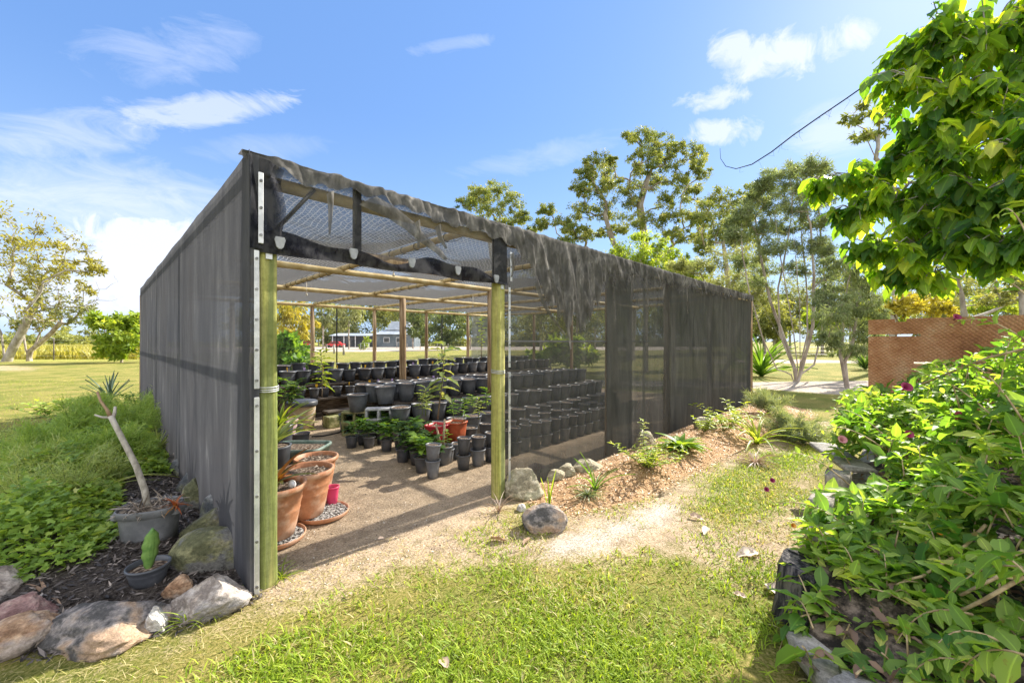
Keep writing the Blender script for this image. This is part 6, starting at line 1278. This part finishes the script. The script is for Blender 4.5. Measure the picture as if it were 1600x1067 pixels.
tree('leafy_bush', 'light green leafy bush just outside behind the top bench row', gx(448, 21), 21, [(440,545,22,16),(462,550,16,14),(430,560,16,12),(455,565,20,8),(475,560,10,8),(445,530,14,6)], [[(446,570)]], .07, L_bright, B_brown, ls=.42, nl=50, sub=9, dsp=.7, lw=.5, cat='bush')
tree('sapling', 'lime green sapling standing in a wire guard on the lawn', gx(570, 72), 72, [(570,535,7,6),(568,541,6,4),(573,530,5,4)], [[(570,545)]], .05, L_lime, B_brown, ls=.4, nl=40, sub=7, dsp=.3, cat='sapling')
for px, lab in ((860, 'green garden shrub seen through the front cloth'), (900, 'brighter green shrub seen through the front cloth')):
    tree('garden_shrub', lab, gx(px, 19), 19, [(px,540,20,12),(px+14,552,18,10),(px-12,556,18,10)], [[(px, 560)]], .06, L_lime, B_brown, ls=.36, nl=50, sub=9, dsp=.7, lw=.5, cat='shrub')
# ------------------------------------------------------------------ the near tree over the upper right corner
L_fig = leaf_mat('big_tree_leaf', [(0, (.05,.12,.035)), (.45, (.15,.25,.055)), (.8, (.29,.38,.07)), (1, (.48,.50,.11))], .60, (2.9,2.7,.45), .42, .4, True)
def near_tree():
    t0 = 4.2; base = GX(1835, 5.0); o = empty('broad_leaf_tree', base, 'near broad leaved tree hanging over the upper right corner', 'tree'); m = MB()
    fork = at(1800, 330, 4.8); m.tube([base-np.array([0, 0, .2]), base+np.array([0, 0, .6]), at(1815, 420, 4.9), fork], [.14, .12, .11, .10], 12, wob=.04)
    cl = [(1430,120,60,45,3.6),(1470,60,60,50,3.5),(1540,60,70,60,3.4),(1590,130,60,60,3.2),(1500,150,70,50,3.4),(1560,210,60,50,3.2),(1430,210,50,40,3.7),(1480,240,60,40,3.4),(1390,250,50,26,3.9),(1330,275,42,22,4.1),(1285,285,26,16,4.2),(1400,310,55,30,3.7),(1340,330,46,26,4.0),(1460,320,60,35,3.5),(1530,300,60,45,3.2),(1590,300,50,50,3.0),(1370,385,46,24,3.8),(1430,380,50,30,3.6),(1500,380,50,36,3.3),(1460,425,36,16,3.5),(1400,420,24,12,3.7),(1560,380,50,36,3.1),(1620,40,60,60,3.2),(1600,230,50,50,3.0),(1410,80,26,22,3.7),(1620,370,40,40,2.9)]
    Ol = []; Al = []; Sl = []; Tl = []; Nl = []
    for px, py, rx, ry, t in cl:
        c = at(px, py, t); j = fork+rng.normal(0, .05, 3); mid = (c+j)/2+np.array([0, 0, .18]); m.tube([j, mid, c], [.040, .022, .009], 7)
        for s in range(int(8+rx*ry/185)):
            u = unit(1)[0]*rng.random()**.4; tip = c+LAT*u[0]*rx/F*t+UP*u[2]*ry*1.35/F*t+FWD*u[1]*.34
            st = c+(tip-c)*.1; md = (st+tip)/2+np.array([0, 0, .05]); m.tube([st, md, tip], [.007, .005, .003], 5, cap=False); tone = rng.normal(.45, .24)
            for k in range(9):
                q = st+(tip-st)*(.35+.65*k/8); an = rng.uniform(0, 6.28); d = np.array([math.cos(an), math.sin(an), 0])*.8+np.array([0, 0, rng.uniform(-1.3, -.15)])
                Ol.append(q+rng.normal(0, .012, 3)); Al.append(d); Nl.append(np.array([math.cos(an)*.8, math.sin(an)*.8, .7])+rng.normal(0, .3, 3)); Sl.append(rng.uniform(.09, .21)); Tl.append(np.clip(tone+rng.normal(0, .13), 0, 1))
    m.build('trunk', B_grey, o, base); scatter('crown', T_leaf(.50, .07, -.22), Ol, np.array(Al), np.array(Nl), np.array(Sl), np.array(Tl), L_fig, o, base)
near_tree()
p = at(1640, 330, 2.2); leafy('overhanging_sprig', p, .02, 7, .17, L_lime, 'bright lime sprig poking in at the right border', 'plant', lean=(-.18, .06), w=.3)
# frayed cable hanging from the tree
wpts = [(1125, 232), (1126, 248), (1134, 260), (1150, 264), (1175, 257), (1205, 238), (1240, 211), (1280, 183), (1320, 156), (1360, 128), (1395, 106), (1470, 70)]
w0 = at(*wpts[3], 3.8); m = MB(); P = [at(a, b, 3.8) for a, b in wpts]; m.tube(P, [.0015, .002, .003, .004, .005, .0055, .006, .006, .006, .006, .006, .006], 6)
for i in range(16):
    u = rng.uniform(3, 9); j = int(u); q = P[j]+(P[j+1]-P[j])*(u-j); m.tube([q, q+np.array([0, 0, -.02])+unit(1)[0]*.03, q+np.array([0, 0, -.06])+unit(1)[0]*.05], [.0012, .001, .0006], 3)
o = m.build('frayed_cable', M_black, None, w0); tag(o, 'thin frayed dark cable curving across the sky into the near tree', 'cable')
# ------------------------------------------------------------------ house, car, fences far behind
M_wall = noise_mat('blue_grey_cladding', [(.3, (.10,.13,.15)), (.7, (.16,.19,.21))], .6, 4, .7, bump=.05); M_roof = noise_mat('steel_roof', [(.3, (.30,.34,.38)), (.7, (.42,.46,.50))], .5, 4, .5, bump=.05)
M_dkwall = noise_mat('dark_carport', [(.3, (.03,.034,.04)), (.7, (.07,.075,.085))], .6, 4, .7, bump=0); M_glass = noise_mat('dark_glass', [(.3, (.02,.025,.03)), (.7, (.04,.045,.05))], 1, 2, .1, bump=0, spec=.6); M_trim = noise_mat('white_trim', [(.3, (.6,.6,.6)), (.7, (.75,.75,.74))], 2, 2, .6, bump=0)
hb = GX(598, 108); house = empty('house', hb, 'blue grey house with steel roof and dark carport beyond the shed', 'house', rz=RZ0)
MB().box((3.5, 3, 1.7), (10, 7, 3.4)).build('wall', M_wall, house); MB().box((-8, 1.5, 1.5), (11, 4, 3.0)).build('carport', M_dkwall, house)
def gable(x0, x1, y0, y1, z0, z1, hip=1.5): 
    xm = (x0+x1)/2; ym = (y0+y1)/2
    return [(x0, y0, z0), (x1, y0, z0), (x1, y1, z0), (x0, y1, z0), (x0+hip, ym, z1), (x1-hip, ym, z1)], [(0, 1, 5, 4), (1, 2, 5), (2, 3, 4, 5), (3, 0, 4), (3, 2, 1, 0)]
MB().add(*gable(-2.2, 9.2, -1.2, 7.2, 3.4, 5.2, 3)).build('roof', M_roof, house); MB().add(*gable(.5, 7, 1, 6, 4.6, 7.0, .8)).build('upper_roof', M_roof, house)
MB().add(*gable(-14, -1.8, -1, 4, 3.0, 3.7, 1)).build('carport_roof', M_roof, house)
for x_ in (1.2, 4.5): w_ = MB().box((x_, -.55, 1.9), (1.6, .1, 1.4)).build('window', M_trim, house); MB().box((x_, -.62, 1.9), (1.35, .05, 1.15)).build('pane', M_glass, w_)
for x_ in (-13, -10, -7, -4): MB().box((x_, -.7, 1.5), (.18, .18, 3)).build('post', M_trim, house)
M_carred = noise_mat('red_car_paint', [(.3, (.50,.02,.02)), (.7, (.60,.03,.03))], 1, 2, .3, bump=0, spec=.5); M_tyre = noise_mat('tyre', [(.3, (.015,.015,.015)), (.7, (.03,.03,.03))], 3, 2, .8, bump=0)
def car(c, label, mat, rz):
    o = empty('parked_car', c, label, 'car', rz=rz); prof = [(-2.1,.35),(-2.1,.85),(-1.3,.95),(-.7,1.45),(.9,1.45),(1.5,.98),(2.1,.9),(2.1,.35)]
    m = MB(); n_ = len(prof); m.add([(x, -.85, z) for x, z in prof]+[(x, .85, z) for x, z in prof], [tuple(range(n_)), tuple(range(2*n_-1, n_-1, -1))]+[(k, n_+k, n_+(k+1) % n_, (k+1) % n_) for k in range(n_)]); m.build('body', mat, o)
    for s in (-1, 1): MB().add([(-1.15, s*.86, .98), (-.65, s*.86, 1.36), (.85, s*.86, 1.36), (1.35, s*.86, 1.0)], [(0, 1, 2, 3)]).build('window', M_glass, o)
    for x_ in (-1.3, 1.3):
        for s in (-1, 1): MB().tube([(x_, s*.70, .33), (x_, s*.90, .33)], .33, 16).build('wheel', M_tyre, o)
car(GX(524, 100), 'red car parked left of the far carport', M_carred, RZ0+R(8)); car(GX(478, 112), 'second red vehicle farther left among the trees', M_carred, RZ0+R(30)); 
M_fpost = noise_mat('grey_fence_post', [(.3, (.22,.20,.18)), (.7, (.42,.39,.35))], 3, 5, .9, bump=.2)
def fence(name, pts, label, h=1.25, r=.07, wires=3, gapk=5.0, mat=M_fpost):
    o = empty(name, pts[0], label, 'fence'); P0 = np.array(pts[0]); m = MB()
    for a, b in zip(pts[:-1], pts[1:]):
        a = np.array(a); b = np.array(b); k = max(1, int(np.linalg.norm(b-a)/gapk))
        for i in range(k+1): q = a+(b-a)*i/k-P0; MB().tube([q+np.array([0, 0, -.1]), q+np.array([0, 0, h])], r, 7).build('post', mat, o)
        for w_ in range(wires): m.tube([a-P0+np.array([0, 0, h*(w_+.8)/wires*.95]), b-P0+np.array([0, 0, h*(w_+.8)/wires*.95])], .006, 3, cap=False)
    m.build('wire', M_alu, o)
fence('wire_fence', [GX(-60, 34), GX(84, 33), GX(225, 33)], 'wire fence along the tall grass field left', 1.8, .04, 4, 12)
fence('wire_fence', [GX(440, 68), GX(510, 56), GX(537, 45)], 'old timber post fence left of the far drive', 1.15, .12, 2, 5)
fence('wire_fence', [GX(620, 95), GX(700, 60), GX(770, 50)], 'light wire fence right of the far house', 1.2, .06, 3, 5)
fence('wire_fence', [GX(1170, 40), GX(1300, 38), GX(1420, 36)], 'low wire fence under the trees right of the shed', 1.1, .05, 3, 5)
# guard round the sapling
g = GX(570, 71.5); m = MB()
for a in np.linspace(0, 6.283, 7)[:-1]: m.tube([(.8*math.cos(a), .8*math.sin(a), 0), (.8*math.cos(a), .8*math.sin(a), 1.2)], .03, 4)
for z in (.3, .7, 1.15): m.tube([(.8*math.cos(a), .8*math.sin(a), z) for a in np.linspace(0, 6.283, 13)], .015, 4)
o = m.build('tree_guard', M_alu, None); o.location = V(g); tag(o, 'round wire guard enclosing the lime sapling', 'tree guard')
print('objects', len(bpy.data.objects))
